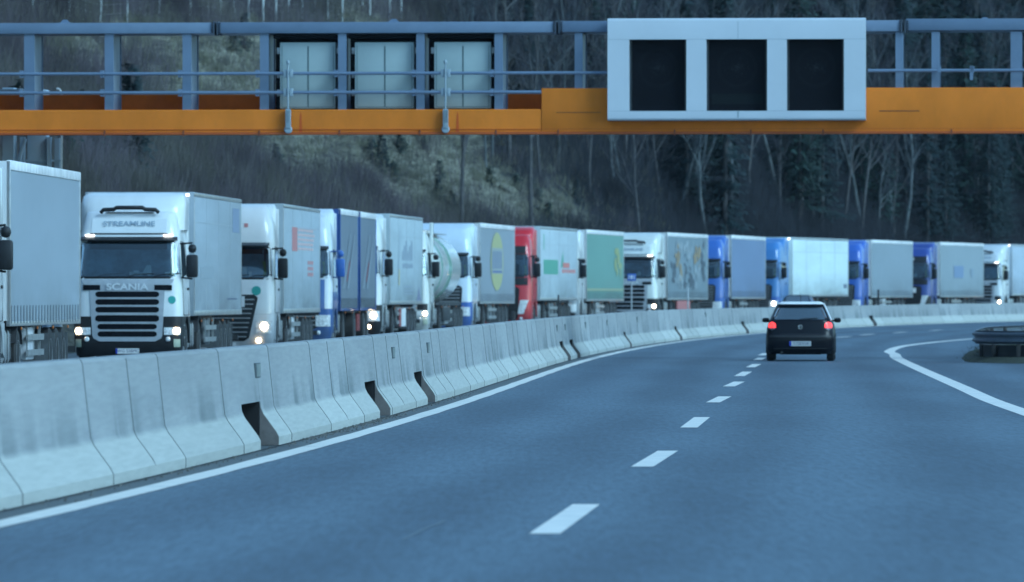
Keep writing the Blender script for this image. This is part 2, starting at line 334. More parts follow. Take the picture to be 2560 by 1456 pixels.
ords = ['first', 'second', 'third', 'fourth', 'fifth', 'sixth', 'seventh', 'eighth', 'ninth', 'tenth', 'eleventh', 'twelfth', 'thirteenth', 'fourteenth', 'fifteenth', 'sixteenth']
Yj = 59.2 - 6.45 * 5; k = -5; nslot = 0; npad = 0
while Yj < 480:
    Y1 = Yj + 6.45; a = np.array(P(Yj + .012, -.42)); b = np.array(P(Y1 - .012, -.42)); L = float(np.linalg.norm(b - a)); ang = -math.atan2(b[0] - a[0], b[1] - a[1])
    h = 1.06 - .13 * float(sst((Yj - 240) / 110))
    sl = [s_ for s_ in slots if Yj <= s_ < Y1]; pd = [s_ for s_ in pads if Yj <= s_ < Y1]
    if sl: lab = f'concrete barrier segment with the {ords[nslot]} drainage slot from the left at its foot'; nslot += 1
    elif k < 12: lab = f'unslotted weathered concrete segment, {ords[max(k, 0)]} in the median from the left photo edge' if k >= 0 else 'concrete median segment just outside the left edge of the photo'
    elif Yj < 300: lab = 'plain concrete barrier segment in the middle stretch of the median between the drainage slots'
    else: lab = 'distant pale concrete barrier segment in the curve behind the black hatchback'
    t = thing('concrete_barrier', lab, 'barrier', (a[0], a[1], float(g(Yj + 3))), ang, 'concrete barrier segments along the median')
    mb = MB()
    if sl:
        s0 = min(max(sl[0] - Yj, .25), L - 2.9); s1 = s0 + (2.5 if Yj < 220 else 1.3)
        mb.prism(prof(h), 0, s0); mb.prism(prof(h), s1, L); mb.prism(prof_up(h), s0 + .002, s1 - .002)
        mb.build('body', CONC, t, ang=25)
        vb = MB(); vb.box(-.50, -.44, s0 + .003, s1 - .003, 0, .466); vb.box(-.44, -.212, s1 - .03, s1 - .004, 0, .466); vb.build('drain_shade_lining', VOID, t)
        ve = MB(); ve.prism([(-.004, .002), (-.004, .092), (-.034, .147), (-.168, .332), (-.200, .40), (-.207, .46), (-.207, .002)], s1 - .012, s1 - .003); ve.build('drain_end', TOE, t)
    else:
        mb.prism(prof(h), 0, L); mb.build('body', CONC, t, ang=25)
    # shallow vertical dummy joint and lifting-eye marks
    mj = MB(); yj = L * .5 + random.uniform(-.5, .5)
    if not sl and k % 2: 
        mj.prism([(.004, .09), (-.026, .152), (-.163, .338), (-.190, .40), (-.262, h - .02), (-.27, h - .02), (-.20, .40), (-.175, .335), (-.04, .14), (-.01, .09)], yj, yj + .03)
        mj.build('dummy_joint', mat('joint_dirt', (.10, .115, .12), .9), t)
    je = MB(); je.prism([(.005, .0), (.005, .095), (-.026, .152), (-.161, .337), (-.191, .40), (-.261, h - .028), (-.282, h + .003), (-.32, h + .003), (-.32, .4), (-.2, .0)], L - .002, L + .022); je.build('joint_filler', mat('joint_dirt', (.10, .115, .12), .9), t)
    for y_ in pd:
        yy = y_ - Yj; xo = -.232
        pb = MB(); pb.cbox(-.275, -.222, yy - .30, yy + .30, .72, .88, .01); o = pb.build('reflector', PADF, t)
        pb = MB(); pb.box(-.223, -.216, yy - .24, yy + .24, .735, .865); pb.build('reflector_pad', PADM, o)
    Yj = Y1; k += 1
# grit along the foot of the barrier
mb = MB(); random.seed(9)
for _ in range(900):
    y = random.choice([random.uniform(50, 130), random.uniform(86, 104)]); u = -.42 + abs(random.gauss(0, .09)) + .01; p = P(y, u); r_ = random.uniform(.004, .018)
    a_ = random.random() * 6; mb.add([(p[0] + r_ * math.cos(a_ + q), p[1] + 2.5 * r_ * math.sin(a_ + q), .002) for q in (0, 1.6, 3.2, 4.7)] + [(p[0], p[1], r_ * 1.2)], [(0, 1, 4), (1, 2, 4), (2, 3, 4), (3, 0, 4)])
mb.build('grit', mat('grit', (.14, .14, .13), .9, noise_=(3, .7), dark=(.02, .02, .02)), kind='stuff', label='loose grit and chips lying along the foot of the concrete barrier', category='grit')
ribbon('dirt_strip', [P(y, -.40) for y in np.arange(40, 300, 2.)], lambda i: .045 + .03 * random.random(), mat('dirt_line', (.02, .024, .028), .9), kind='structure')

# ------------------------------------------------------------------ sign gantry over both carriageways
TH = R(4.3)
def gx(px): q = (px - 1280) / F; return q * 195 / (math.cos(TH) + q * math.sin(TH))
def gz(py): return 1.6 + (HZ - py) / 100
ORANGE = mat('orange_paint', (.80, .215, .028), .7, spec=.15, noise_=(1.1, .16), streak=(1, 1, .5))
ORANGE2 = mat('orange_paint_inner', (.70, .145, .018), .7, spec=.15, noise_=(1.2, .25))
GREY = mat('gantry_grey', (.155, .22, .32), .45, noise_=(1.3, .12))
VMSW = mat('sign_white', (.56, .62, .69), .38, noise_=(.8, .05), coat=.2)
CAB = mat('cabinet_grey', (.36, .45, .46), .45, noise_=(1.1, .08))
HOLE = mat('sign_face_black', (.002, .003, .006), .6, spec=.15)
LED = mat('led_matrix_off', (.020, .026, .032), .6, spec=.2)
RUST = mat('rust_stain', (.62, .09, .010), .8)
gt = thing('sign_gantry', 'orange and grey steel gantry spanning the motorway with handrails and variable signs', 'gantry', (0, 195, 0), -TH)
XL, XR = -15.5, 21.0
def gp(name, mb, m, par=gt, **k): return mb.build(name, m, par, **k)
Zb, Zo, Zr, Zt = gz(337), gz(275), gz(240), gz(223)
mb = MB()
xs_t = gx(1358)
mb.prism([(-.62, Zb + .06), (-.56, Zb), (.10, Zb), (.10, Zo), (-.60, Zo), (-.62, Zo - .02)], XL, xs_t, 'x')
mb.cbox(xs_t + .002, XR, -.64, .10, Zb + .002, Zt, .02)
gp('front_beam', mb, ORANGE)
mb = MB(); mb.box(XL + .01, XR - .01, -.66, -.625, Zb - .0, Zb + .055); mb.box(XL, XR, -.645, -.622, Zb + .12, Zb + .128); gp('beam_flange', mb, mat('orange_flange', (.50, .09, .012), .5, noise_=(1, .2)))
mb = MB(); mb.cbox(XL, gx(1530), 1.35, 1.75, Zb + .05, Zr + .08, .02); mb.box(XL, gx(1530), .102, 1.35, Zb + .1, Zb + .16); gp('rear_beam', mb, ORANGE2)
# seams and the small weld plates along the beam
mb = MB()
for x in [gx(px) for px in (270, 466, 655, 855, 1055, 1245, 1400, 1690, 1880, 2060, 2380)]: mb.box(x - .018, x + .018, -.672, -.60, Zb - .04, Zb + .10)
mb.box(gx(1395), gx(1505), -.648, -.641, gz(284), gz(282.6)); mb.box(gx(2200), gx(2300), -.648, -.641, gz(282), gz(280))
build_each(mb, 'weld_plate', mat('orange_dark', (.20, .05, .02), .6), gt)
mb = MB()
for px in (757, 1148): x = gx(px); mb.add([(x - .03, -.6275, Zb + .06), (x + .05, -.6275, Zb + .06), (x + .03, -.6275, Zo - .12), (x, -.6275, Zo - .06)], [(0, 1, 2, 3)])
build_each(mb, 'rust_streak', RUST, gt, smooth=False)
# posts
for px0, px1 in [(-130, -100), (67, 93), (268, 290), (462, 484), (655, 677), (850, 871), (1045, 1066), (1240, 1261), (1440, 1460), (2240, 2260), (2330, 2351), (2527, 2556), (2720, 2745), (2915, 2940)]:
    x0, x1 = gx(px0), gx(px1); zb = Zo if px0 < 1350 else Zt; zt_ = gz(84)
    p = MB(); p.box(x0, x1, -.50, -.47, zb, zt_); xm = (x0 + x1) / 2; p.box(x1 - .06, x1 - .03, -.468, 1.08, zb, zt_); p.box(x0, x1, 1.082, 1.11, zb, zt_)
    p.box(x0 - .002, x1 + .002, -.505, -.499, gz(104), gz(102)); gp('post', p, GREY, smooth=False)
mb = MB(); mb.cbox(XL, gx(540), -.56, 1.15, gz(84), gz(57), .015); mb.cbox(gx(552), gx(1392), -.56, 1.15, gz(84), gz(56.5), .015); mb.cbox(gx(1404), gx(2255), -.56, 1.15, gz(83), gz(55.5), .015); mb.cbox(gx(2267), XR, -.56, 1.15, gz(81), gz(52), .015)
gp('top_beam', mb, GREY)
for px in (546, 1398, 2261):
    x = gx(px); mb = MB(); mb.box(x - .075, x - .035, -.60, .54, gz(87), gz(54)); mb.box(x + .02, x + .055, -.60, .54, gz(87), gz(54)); o = gp('splice_flange', mb, mat('flange_dark', (.05, .07, .10), .5))
    b = MB()
    for i in range(5):
        for dx in (-.105, .085): b.box(x + dx, x + dx + .03, -.60, -.56, gz(82) + i * .055, gz(82) + i * .055 + .03)
    b.build('bolt', BLACK, o)
for px in (163, 985, 1815, 2462):
    x = gx(px); mb = MB(); mb.prism([(x - .15, gz(57)), (x - .05, gz(57) + .10), (x + .05, gz(57) + .10), (x + .15, gz(57))], -.05, -.02); gp('lifting_lug', mb, GREY)
for k, (z, xe) in enumerate([(gz(185), gx(1530)), (gz(232.5), gx(1358))]):
    mb = MB(); mb.tube([(XL, -.70, z), (xe, -.70, z)], .042, 10); gp('handrail', mb, GREY)
mb = MB(); mb.tube([(gx(2172), -.70, gz(181)), (XR, -.70, gz(181))], .042, 10); gp('handrail', mb, GREY)
mb = MB()
for px in (67, 268, 462, 655, 850, 1045, 1240): 
    for z in (gz(185), gz(232.5)): mb.box(gx(px) - .09, gx(px) - .01, -.70, -.47, z + .04, z + .09); mb.box(gx(px) - .09, gx(px) - .01, -.70, -.47, z - .09, z - .04)
for px in (2345, 2428): mb.box(gx(px) - .0, gx(px) + .09, -.74, -.6, gz(181) - .05, gz(181) + .10)
mb.box(gx(2426), gx(2434), -.74, -.68, gz(205), gz(170)); build_each(mb, 'rail_bracket', GREY, gt)
for px in (728, 1120):
    x = gx(px); mb = MB(); mb.tube([(x, -.78, gz(318)), (x, -.78, gz(160))], .022, 8); mb.lathe([(-.02, .03), (0, .045), (.06, .045), (.08, .02)], 10, 'z', (x, -.78, gz(160))); mb.box(x - .06, x + .06, -.80, -.66, Zb + .28, Zb + .02 + .26 + .35); 
    mb.cbox(x - .065, x + .065, -.80, -.645, gz(322), gz(277), .01); mb.lathe([(-.05, .08), (-.03, .1), (.05, .1), (.07, .07)], 12, 'y', (x, -.72, gz(325)))
    for z in (gz(185), gz(232.5)): mb.cbox(x - .12, x - .03, -.76, -.64, z - .10, z + .10, .01); mb.cbox(x + .03, x + .12, -.76, -.64, z - .10, z + .10, .01)
    gp('rail_stanchion', mb, mat('stanchion_grey', (.30, .38, .44), .45))
# backs of the three opposite-direction signs
for px0, px1 in [(703, 842), (890, 1038), (1088, 1230)]:
    x0, x1 = gx(px0), gx(px1); z0, z1 = gz(272), gz(106)
    mb = MB(); mb.cbox(x0, x1, -.30, .20, z0, z1, .015); o = gp('cabinet', mb, CAB)
    s = MB(); xm = (x0 + x1) / 2 + .01
    s.box(xm - .018, xm + .018, -.306, -.298, z0 + .05, z1 - .10); s.box(x0 + .05, x0 + .062, -.306, -.298, z0 + .05, z1 - .08); s.box(x1 - .062, x1 - .05, -.306, -.298, z0 + .05, z1 - .08); s.box(x0 + .05, x1 - .05, -.306, -.298, z0 + .03, z0 + .045)
    s.build('door_seam', mat('seam_grey', (.10, .15, .16), .6), o)
    d = MB(); d.box(x0 - .16, x1 + .12, .22, .36, z0 - .02, z1 + .19); d.box(x0 - .17, x1 + .13, -.30, .22, z1 + .10, z1 + .20); gp('sign_housing', d, HOLE, smooth=False)
    c = MB()
    for z in (gz(135), gz(195), gz(240)): c.cbox(x1 + .005, x1 + .07, -.22, -.1, z, z + .16, .01); c.cbox(x0 - .09, x0 - .005, -.22, -.1, z, z + .16, .01)
    build_each(c, 'hinge', STEEL, o)
# white variable sign facing us: a real box with three recessed displays
sz = lambda py: 1.6 + (HZ - py) / 100 * .9915
sxx = lambda px: gx(px) * .9945
vx0, vx1, vz0, vz1 = sxx(1527), sxx(2172), sz(301), sz(45)
win = [(sxx(1581), sxx(1724)), (sxx(1774), sxx(1926)), (sxx(1975), sxx(2118))]; wz0, wz1 = sz(277), sz(98)
mb = MB(); yf, yb_ = -1.08, -.66
def bar(x0, x1, z0, z1): mb.box(x0, x1, yf, yb_, z0, z1)
def cpr(z0, z1, top):   # rounded horizontal member
    r_ = .07; a = [(yf, z0), (yb_, z0), (yb_, z1)] ; pts = []
    if top: pts = [(yb_, z0), (yf, z0)] + [(yf + r_ - r_ * math.cos(t), z1 - r_ + r_ * math.sin(t)) for t in np.linspace(0, math.pi / 2, 6)] + [(yb_, z1)]
    else: pts = [(yf, z1), (yb_, z1), (yb_, z0)] + [(yf + r_ - r_ * math.sin(t), z0 + r_ - r_ * math.cos(t)) for t in np.linspace(0, math.pi / 2, 6)]
    mb.prism(pts, vx0, vx1, 'x')
cpr(wz1 + .002, vz1, True); cpr(vz0, wz0 - .002, False)
edges = [vx0] + [e for w_ in win for e in w_] + [vx1]
for i in range(0, 8, 2): bar(edges[i], edges[i + 1], wz0, wz1)
vs_o = gp('sign_casing', mb, VMSW)
mb = MB(); 
for z in (wz1, wz0 - .004): mb.box(vx0 + .01, vx1 - .01, yf - .003, yf + .01, z - .002, z + .005)
xm = gx(1850); mb.box(xm - .006, xm + .006, yf - .003, yf + .01, wz1 + .01, vz1 - .08); mb.box(xm - .02, xm + .02, yf - .004, yf + .01, vz0 + .07, wz0 - .01)
mb.build('panel_seam', mat('seam_blue', (.28, .36, .42), .5), vs_o)
for i, (x0, x1) in enumerate(win):
    d = MB(); d.box(x0 - .001, x1 + .001, -.80, -.70, wz0 - .001, wz1 + .001); o = d.build('display', HOLE, vs_o, smooth=False)
    fr = MB(); fr.box(x0 + .002, x0 + .05, -.84, -.801, wz0, wz1); fr.box(x1 - .05, x1 - .002, -.84, -.801, wz0, wz1); build_each(fr, 'display_frame', mat('display_edge', (.02, .03, .04), .3), o)
    cx, cz = (x0 + x1) / 2, gz(173); lm = MB(); rs = random.Random(i)
    for r_ in (.49, .46, .43):
        for t in range(60): 
            a_ = t * math.pi / 30; x, z = cx + r_ * math.cos(a_), cz + r_ * math.sin(a_); lm.box(x - .006, x + .006, -.806, -.8005, z - .006, z + .006)
    for t in range(150):
        a_, q_ = rs.random() * 6.28, abs(rs.gauss(0, .15)); x, z = cx + q_ * math.cos(a_) * 1.1, cz + q_ * math.sin(a_) * .8; lm.box(x - .007, x + .007, -.806, -.8005, z - .007, z + .007)
    if i == 1: st_ = MB(); st_.box(x0 + .12, x1 - .12, -.806, -.8005, gz(264), gz(238)); st_.build('text_strip', mat('strip_off', (.006, .010, .012), .7, spec=.15), o, smooth=False)
    lm.build('led_matrix', LED, o, smooth=False)
# left support tower with caged ladder, right support column
mb = MB()
for px0, px1 in [(10, 22), (78, 88)]: mb.box(gx(px0), gx(px1), 2.9, 3.1, -.2, gz(335)); 
mb.box(gx(-30), gx(-2), 2.6, 3.2, -.2, gz(210)); mb.box(gx(96), gx(110), 3.0, 3.4, -.2, gz(338)); 
mb.cbox(gx(27), gx(76), 3.0, 3.6, -.2, gz(214), .03); mb.box(gx(-40), gx(70), 1.8, 3.6, gz(240), gz(216)); mb.box(gx(24), gx(112), 2.95, 3.02, gz(398), gz(393))
mb.tube([(gx(25), 2.8, gz(340)), (gx(13), 2.8, gz(380)), (gx(6), 2.8, gz(420))], .05, 6)
build_each(mb, 'support_column', mat('tower_grey', (.36, .47, .57), .5, noise_=(1, .15)), gt)
mb = MB(); mb.cbox(gx(8), gx(22), 2.5, 2.8, gz(240), gz(213), .02); gp('column_cap', mb, ALU)
mb = MB(); xh = gx(115); mb.tube([(xh, 2.9, -.2), (xh, 2.9, gz(225))] + [(xh - .11 + .11 * math.cos(a_), 2.9, gz(225) + .13 * math.sin(a_)) for a_ in np.linspace(.3, 1.7, 7)], .025, 8); gp('ladder_rail', mb, mat('ladder_white', (.6, .64, .66), .4))
mb = MB(); mb.cbox(XR - 2.2, XR - 1.2, -.5, .5, -.2, Zb + .01, .05); build_each(mb, 'support_column', GREY, gt)
mb = MB(); mb.cbox(XL + .2, XL + 1.0, -.45, 3.4, Zb - .5, Zb - .003, .03); gp('bracket_beam', mb, GREY)

# ------------------------------------------------------------------ trucks
def interp(tab, z):
    if z <= tab[0][0]: return tab[0][1]
    for (a, p), (b, q) in zip(tab, tab[1:]):
        if z <= b: return p + (q - p) * (z - a) / (b - a)
    return tab[-1][1]
class Surf:      # front surface of a cab: depth y of the skin at (x, z)
    def __init__(s, yf, w, r=.22, bulge=.07): s.yf, s.w, s.r, s.b = yf, w, r, bulge
    def W(s, z): return interp(s.w, z)
    def y(s, x, z):
        w = s.W(z); a = abs(x); r = s.r; y = interp(s.yf, z) + s.b * (a / w) ** 2
        if a > w - r: t = min(1, (a - (w - r)) / r); y += r * (1 - math.sqrt(max(0, 1 - t * t)))
        return y
    def ring(s, z, yb, nx=17):
        w = s.W(z); xs = [-w * math.cos(math.pi * i / (nx - 1)) for i in range(nx)]
        return [(x, s.y(x, z), z) for x in xs] + [(w, (s.y(w, z) + yb) / 2, z), (w, yb - .05, z), (w - .05, yb, z), (-w + .05, yb, z), (-w, yb - .05, z), (-w, (s.y(w, z) + yb) / 2, z)]
def body(mb, S, zs, yb): 
    mb.rings([S.ring(z, yb if not callable(yb) else yb(z)) for z in zs]); return mb
def fpatch(mb, S, zs, xl, xr, off=.008, th=.03, nx=12):
    fr, bk = [], []
    for z in zs:
        a, b = (xl(z) if callable(xl) else xl), (xr(z) if callable(xr) else xr)
        row = [a + (b - a) * i / nx for i in range(nx + 1)]
        fr.append([(x, S.y(x, z) - off, z) for x in row]); bk.append([(x, S.y(x, z) - off + th, z) for x in row])
    n = nx + 1; b0 = [p for r_ in fr for p in r_]; m = len(zs); v = b0 + [p for r_ in bk for p in r_]; N = n * m; f = []
    for i in range(m - 1):
        for j in range(nx): f.append((i * n + j, i * n + j + 1, (i + 1) * n + j + 1, (i + 1) * n + j)); f.append((N + i * n + j, N + (i + 1) * n + j, N + (i + 1) * n + j + 1, N + i * n + j + 1))
    per = [j for j in range(n)] + [(i + 1) * n - 1 for i in range(1, m)] + [(m - 1) * n + j for j in range(n - 2, -1, -1)] + [i * n for i in range(m - 2, 0, -1)]
    for a, b in zip(per, per[1:] + per[:1]): f.append((a, b, N + b, N + a))
    return mb.add(v, f)
def rows(z0, z1, n): return [z0 + (z1 - z0) * i / n for i in range(n + 1)]
def rnd_ends(z0, z1, w, r=.06):    # half width narrowing with rounded corners at both ends
    def f(z):
        ww = w(z) if callable(w) else w; d = min(z - z0, z1 - z)
        return ww - (r - math.sqrt(max(0, r * r - (r - d) ** 2)) if d < r else 0)
    return f
CACHE = {}
def wheel_mesh(r, w):
    k = (r, w)
    if k not in CACHE:
        a = MB(); a.lathe([(-w / 2, r * .58), (-w / 2, r * .9), (-w / 2 + .03, r), (w / 2 - .03, r), (w / 2, r * .9), (w / 2, r * .58)], 28)
        b = MB(); b.lathe([(w / 2 - .02, r * .60), (w / 2 + .004, r * .60), (w / 2 - .01, r * .54), (w / 2 - .06, r * .50), (w / 2 - .09, r * .28), (w / 2 - .02, r * .24), (w / 2 - .01, .02)], 24)
        for q in range(10): t = q * math.pi / 5; b.lathe([(w / 2 - .09, .018), (w / 2 - .04, .016)], 6, 'x', (0, r * .40 * math.cos(t), r * .40 * math.sin(t)))
        CACHE[k] = (a.mesh('tyre', RUB), b.mesh('rim', ALU))
    return CACHE[k]
def wheel(par, x, y, r=.50, w=.30, side=1, name='wheel'):
    t, rim = wheel_mesh(r, w); o = link(name, t, par, (x, y, r)); q = link('rim', rim, o)
    if side < 0: o.rotation_euler = (0, 0, math.pi)
    return o
def lampdisc(mb, x, y, z, r): return mb.lathe([(-.03, r * .55), (-.015, r * .9), (0, r), (.02, r)], 16, 'y', (x, y, z))

CABS = {
 'S': dict(yf=[(.2, .16), (.45, .03), (1.1, 0), (1.9, .03), (2.0, .06), (2.85, .36), (3.05, .42), (3.4, .60), (3.5, .72), (3.56, .85)], w=[(.2, 1.19), (.5, 1.24), (1.2, 1.25), (1.95, 1.22), (2.85, 1.15), (3.1, 1.12), (3.5, 1.02), (3.56, .98)], top=3.52, ws=(2.03, 2.82), wsw=(1.16, 1.09)),
 'D': dict(yf=[(.25, .12), (.5, .02), (1.2, 0), (1.9, .04), (2.15, .09), (2.85, .26), (2.95, .22), (3.2, .26), (3.6, .42), (3.85, .66), (3.95, .95)], w=[(.25, 1.17), (.5, 1.23), (1.5, 1.25), (2.9, 1.22), (3.4, 1.18), (3.8, 1.06), (3.95, .95)], top=3.93, ws=(2.06, 2.84), wsw=(1.14, 1.10)),
 'V': dict(yf=[(.25, .10), (.5, .0), (1.2, .0), (1.9, .06), (2.1, .10), (2.9, .38), (3.0, .40), (3.3, .52), (3.6, .78), (3.7, 1.0)], w=[(.25, 1.18), (.5, 1.24), (1.9, 1.25), (2.9, 1.19), (3.4, 1.12), (3.7, 1.0)], top=3.66, ws=(2.06, 2.86), wsw=(1.16, 1.10)),
 'A': dict(yf=[(.25, .10), (.5, .02), (1.2, .0), (2.0, .04), (2.85, .24), (3.0, .26), (3.4, .40), (3.75, .72), (3.8, .9)], w=[(.25, 1.18), (.5, 1.24), (1.9, 1.25), (2.9, 1.21), (3.5, 1.14), (3.8, 1.0)], top=3.78, ws=(2.04, 2.78), wsw=(1.15, 1.11)),
}
def truck(name, label, X, Y, slope, kind='S', cabc=(.72, .74, .76), low=None, bump=None, box=None, boxkind='curtain', lit=0, gap=3.0, mirror=None, deflect=True, length=13.6, extras=None, roofc=None, headz=None):
    """X, Y: front corner of the box on the barrier side."""
    h_ = math.atan(slope); zr = float(zroad(Y, -5)); c = math.cos(h_); s_ = math.sin(h_)
    ox, oy = X - (1.27 * c + gap * s_), Y - (-1.27 * s_ + gap * c)
    t = thing(name, label, 'truck', (ox, oy, zr), -h_, 'trucks queuing on the opposite carriageway')
    K = CABS[kind]; S = Surf(K['yf'], K['w']); PM = paint('%02d%02d%02d' % tuple(int(v * 99) for v in cabc), cabc)
    lowc = low or cabc; LM = paint('%02d%02d%02d' % tuple(int(v * 99) for v in lowc), lowc)
    bm_ = BLACK if bump is None else paint('%02d%02d%02d' % tuple(int(v * 99) for v in bump), bump)
    top = K['top']; z0, z1 = K['ws']; w0, w1 = K['wsw']
    zsp = 1.12
    mb = MB(); body(mb, S, [zsp, 1.3, 1.6, 1.9, 2.0, 2.1, 2.3, 2.5, 2.7, 2.85, 2.95, 3.05, 3.2, 3.35, 3.45] + ([3.5, top] if top < 3.6 else list(np.linspace(3.55, top, 5))), lambda z: 2.25 - max(0, z - 3.3) * .3)
    cab = mb.build('cab', [PM], t, ang=40)
    if low:
        mb = MB(); fpatch(mb, S, rows(zsp, 1.95, 6), lambda z: -S.W(z) + .02, lambda z: S.W(z) - .02, .006, .03); mb.box(1.249, 1.262, .3, 2.2, 1.12, 1.6); mb.build('lower_panel', LM, cab)
    # lower cab: bumper, wheel arch, steps
    mb = MB(); body(mb, S, [.22, .3, .45, .6, .8, 1.0, zsp - .004], .62); mb.build('bumper', [bm_], t, ang=40)
    mb = MB()
    for sx in (-1, 1):
        pts = [(.62, .45), (.85, .45)] + [(1.42 + .60 * math.cos(a_), .52 + .60 * math.sin(a_)) for a_ in np.linspace(math.pi - .12, .1, 10)] + [(2.3, .5), (2.3, 1.115), (.62, 1.115)]
        mb.prism(pts, sx * 1.0, sx * 1.245, 'x')
    build_each(mb, 'fender', LM if bump is not None or kind != 'S' else BLACK, t)
    mb = MB(); 
    for sx in (-1, 1): mb.box(sx * 1.05, sx * 1.235, .64, .80, .30, .43); mb.box(sx * 1.05, sx * 1.250, .64, .84, .62, .66); mb.box(sx * 1.05, sx * 1.250, .64, .84, .90, .93)
    build_each(mb, 'step', ALU, t)
    # windscreen, wiper, visor
    ww = rnd_ends(z0, z1, lambda z: w0 + (w1 - w0) * (z - z0) / (z1 - z0), .07)
    mb = MB(); fpatch(mb, S, rows(z0, z1, 10), lambda z: -ww(z), ww, .034, .003, 16); wsn = mb.build('windscreen', PANE, cab, ang=60)
    mb = MB(); fpatch(mb, S, rows(z0 + .01, z1 - .01, 10), lambda z: -ww(z) + .01, lambda z: ww(z) - .01, .008, .03, 16); cn = mb.build('cabin_with_reflection', CABIN_SKY, cab, ang=60)
    rr_ = random.Random(int(Y)); mb = MB()
    for _ in range(7 if kind == 'S' else 4): x_ = rr_.uniform(-.2, 1.0); w_ = rr_.uniform(.03, .10); fpatch(mb, S, rows(z0 + .03, z0 + .03 + rr_.uniform(.04, .13), 1), x_ - w_, min(x_ + w_, 1.05), .012, .003, 2)
    fpatch(mb, S, rows(z0 + .05, z0 + .26, 1), lambda z: .30 + (z - z0) * .5, lambda z: .56 - (z - z0) * .1, .0145, .003, 2)
    mb.build('dashboard_papers', mat('papers', (.42, .48, .50), .7), cn, smooth=False)
    mb = MB(); fpatch(mb, S, rows(z0 + .04, z0 + .42, 5), lambda z: w0 - .20 + .04 * math.sin(z * 9), lambda z: w0 - .08 - (z - z0) * .1, .0125, .003, 3); mb.build('hi_vis_vest', mat('hi_vis', (.16, .24, .09), .7), cn)
    mb = MB(); fpatch(mb, S, rows(z1 - .17, z1 - .012, 3), lambda z: -ww(z) + .03, lambda z: ww(z) - .03, .013, .003, 10); mb.build('sun_blind', mat('blind', (.010, .014, .022), .6), cn)
    mb = MB(); wb = rnd_ends(z0 - .05, z1 + .05, lambda z: w0 + .045 + (w1 - w0) * (z - z0) / (z1 - z0), .1); fpatch(mb, S, rows(z0 - .05, z1 + .06, 10), lambda z: -wb(z), wb, .005, .03, 16); mb.build('windscreen_seal', BLACK, cab, ang=60)
    mb = MB()
    for x in (-.75, -.05, .55): mb.tube([(x, S.y(x, z0 - .02) - .03, z0 - .02), (x + .22, S.y(x, z0 + .05) - .03, z0 + .05), (x + .66, S.y(x, z0 + .07) - .03, z0 + .07)], .010, 6)
    build_each(mb, 'wiper', BLACK, cab)
    if kind in 'SDA':
        zv = z1 + .07; mb = MB(); n_ = 14; rr = []
        for i in range(n_ + 1):
            x = -w1 - .02 + (2 * w1 + .04) * i / n_; y = S.y(x, zv); rr.append([(x, y - .02, zv + .05), (x, y - .16, zv - .01), (x, y - .165, zv - .035), (x, y - .0, zv - .03)])
        mb.rings(rr); mb.build('sun_visor', BLACK if kind != 'D' else mat('visor_dark', (.03, .04, .05), .25), cab)
    # side window and door
    for sx in (-1, 1):
        xw = lambda z: sx * (S.W(z) + .006)
        mb = MB(); q = [(.62, z0 - .02), (1.72, z0 + .06), (1.72, z1 - .05), (.85, z1 - .02)]
        mb.add([(xw(z), y, z) for y, z in q] + [(xw(z) - sx * .03, y, z) for y, z in q], [(0, 1, 2, 3), (4, 7, 6, 5), (0, 4, 5, 1), (1, 5, 6, 2), (2, 6, 7, 3), (3, 7, 4, 0)]); mb.build('side_window', GLASS, cab, smooth=False)
        mb = MB()
        for a, b in [((.50, 1.15), (.50, z0)), ((1.86, 1.15), (1.86, z1 - .02)), ((.50, 1.15), (1.86, 1.15)), ((.50, z0), (.76, z1 + .02)), ((.76, z1 + .02), (1.86, z1 - .02))]: mb.tube([(xw(a[1]), a[0], a[1]), (xw(b[1]), b[0], b[1])], .008, 5)
        d_ = mb.build('door_gap', mat('gap', (.03, .035, .04), .7), cab)
        mb = MB(); mb.cbox(sx * 1.25 - .02, sx * 1.25 + .02, 1.62, 1.80, 1.72, 1.78, .008); mb.build('door_handle', BLACK, cab)
    # mirrors
    mm = BLACK if mirror is None else paint('%02d%02d%02d' % tuple(int(v * 99) for v in mirror), mirror)
    for sx in (-1, 1):
        mb = MB(); xo = sx * (1.25 + .22); mb.tube([(sx * 1.18, .40, z1 - .04), (xo, .22, z1 - .02)], .022, 6); mb.tube([(sx * 1.2, .40, z0 - .02), (xo, .22, z0 - .05)], .022, 6)
        mb.cbox(xo - .13, xo + .13, .12, .32, z0 - .02, z0 + .50, .045); mb.cbox(xo - .09, xo + .10, .12, .30, z0 + .54, z0 + .74, .08)
        o = mb.build('mirror', mm, t)
        mb = MB(); mb.box(xo - .10, xo + .10, .323, .328, z0 + .03, z0 + .46); mb.build('mirror_glass', ALU, o)
    # grille and lamps by cab family
    g2 = MB(); lm = MB(); hd = MB(); dk = MB()
    if kind == 'S':
        gw = rnd_ends(.55, 2.0, lambda z: .80 + .30 * max(0, (z - 1.75) / .25) + .05 * (z - .6), .16)
        fpatch(g2, S, rows(.55, 1.97, 20), lambda z: -gw(z), gw, .022, .05, 20); g_o = g2.build('grille', SILVER, cab, ang=50)
        sl = MB()
        for za, zb2 in [(1.56, 1.69), (1.385, 1.515), (1.21, 1.34), (1.00, 1.15), (.825, .95), (.655, .78)]:
            wv = rnd_ends(za, zb2, .73 if za > .9 else .68, .06); fpatch(sl, S, rows(za, zb2, 5), lambda z: -wv(z), wv, .026, .02, 10)
        fpatch(sl, S, rows(1.72, 1.84, 4), -1.02, -.62, .026, .02, 6); fpatch(sl, S, rows(1.72, 1.84, 4), .62, 1.02, .026, .02, 6)
        sl.build('grille_slot', HOLE, g_o)
        text('logo', 'SCANIA', .20, M_front(0, S.y(0, 1.8) - .034, 1.79), mat('logo_silver', (.62, .66, .7), .35), g_o, .006, .006, 1.35)
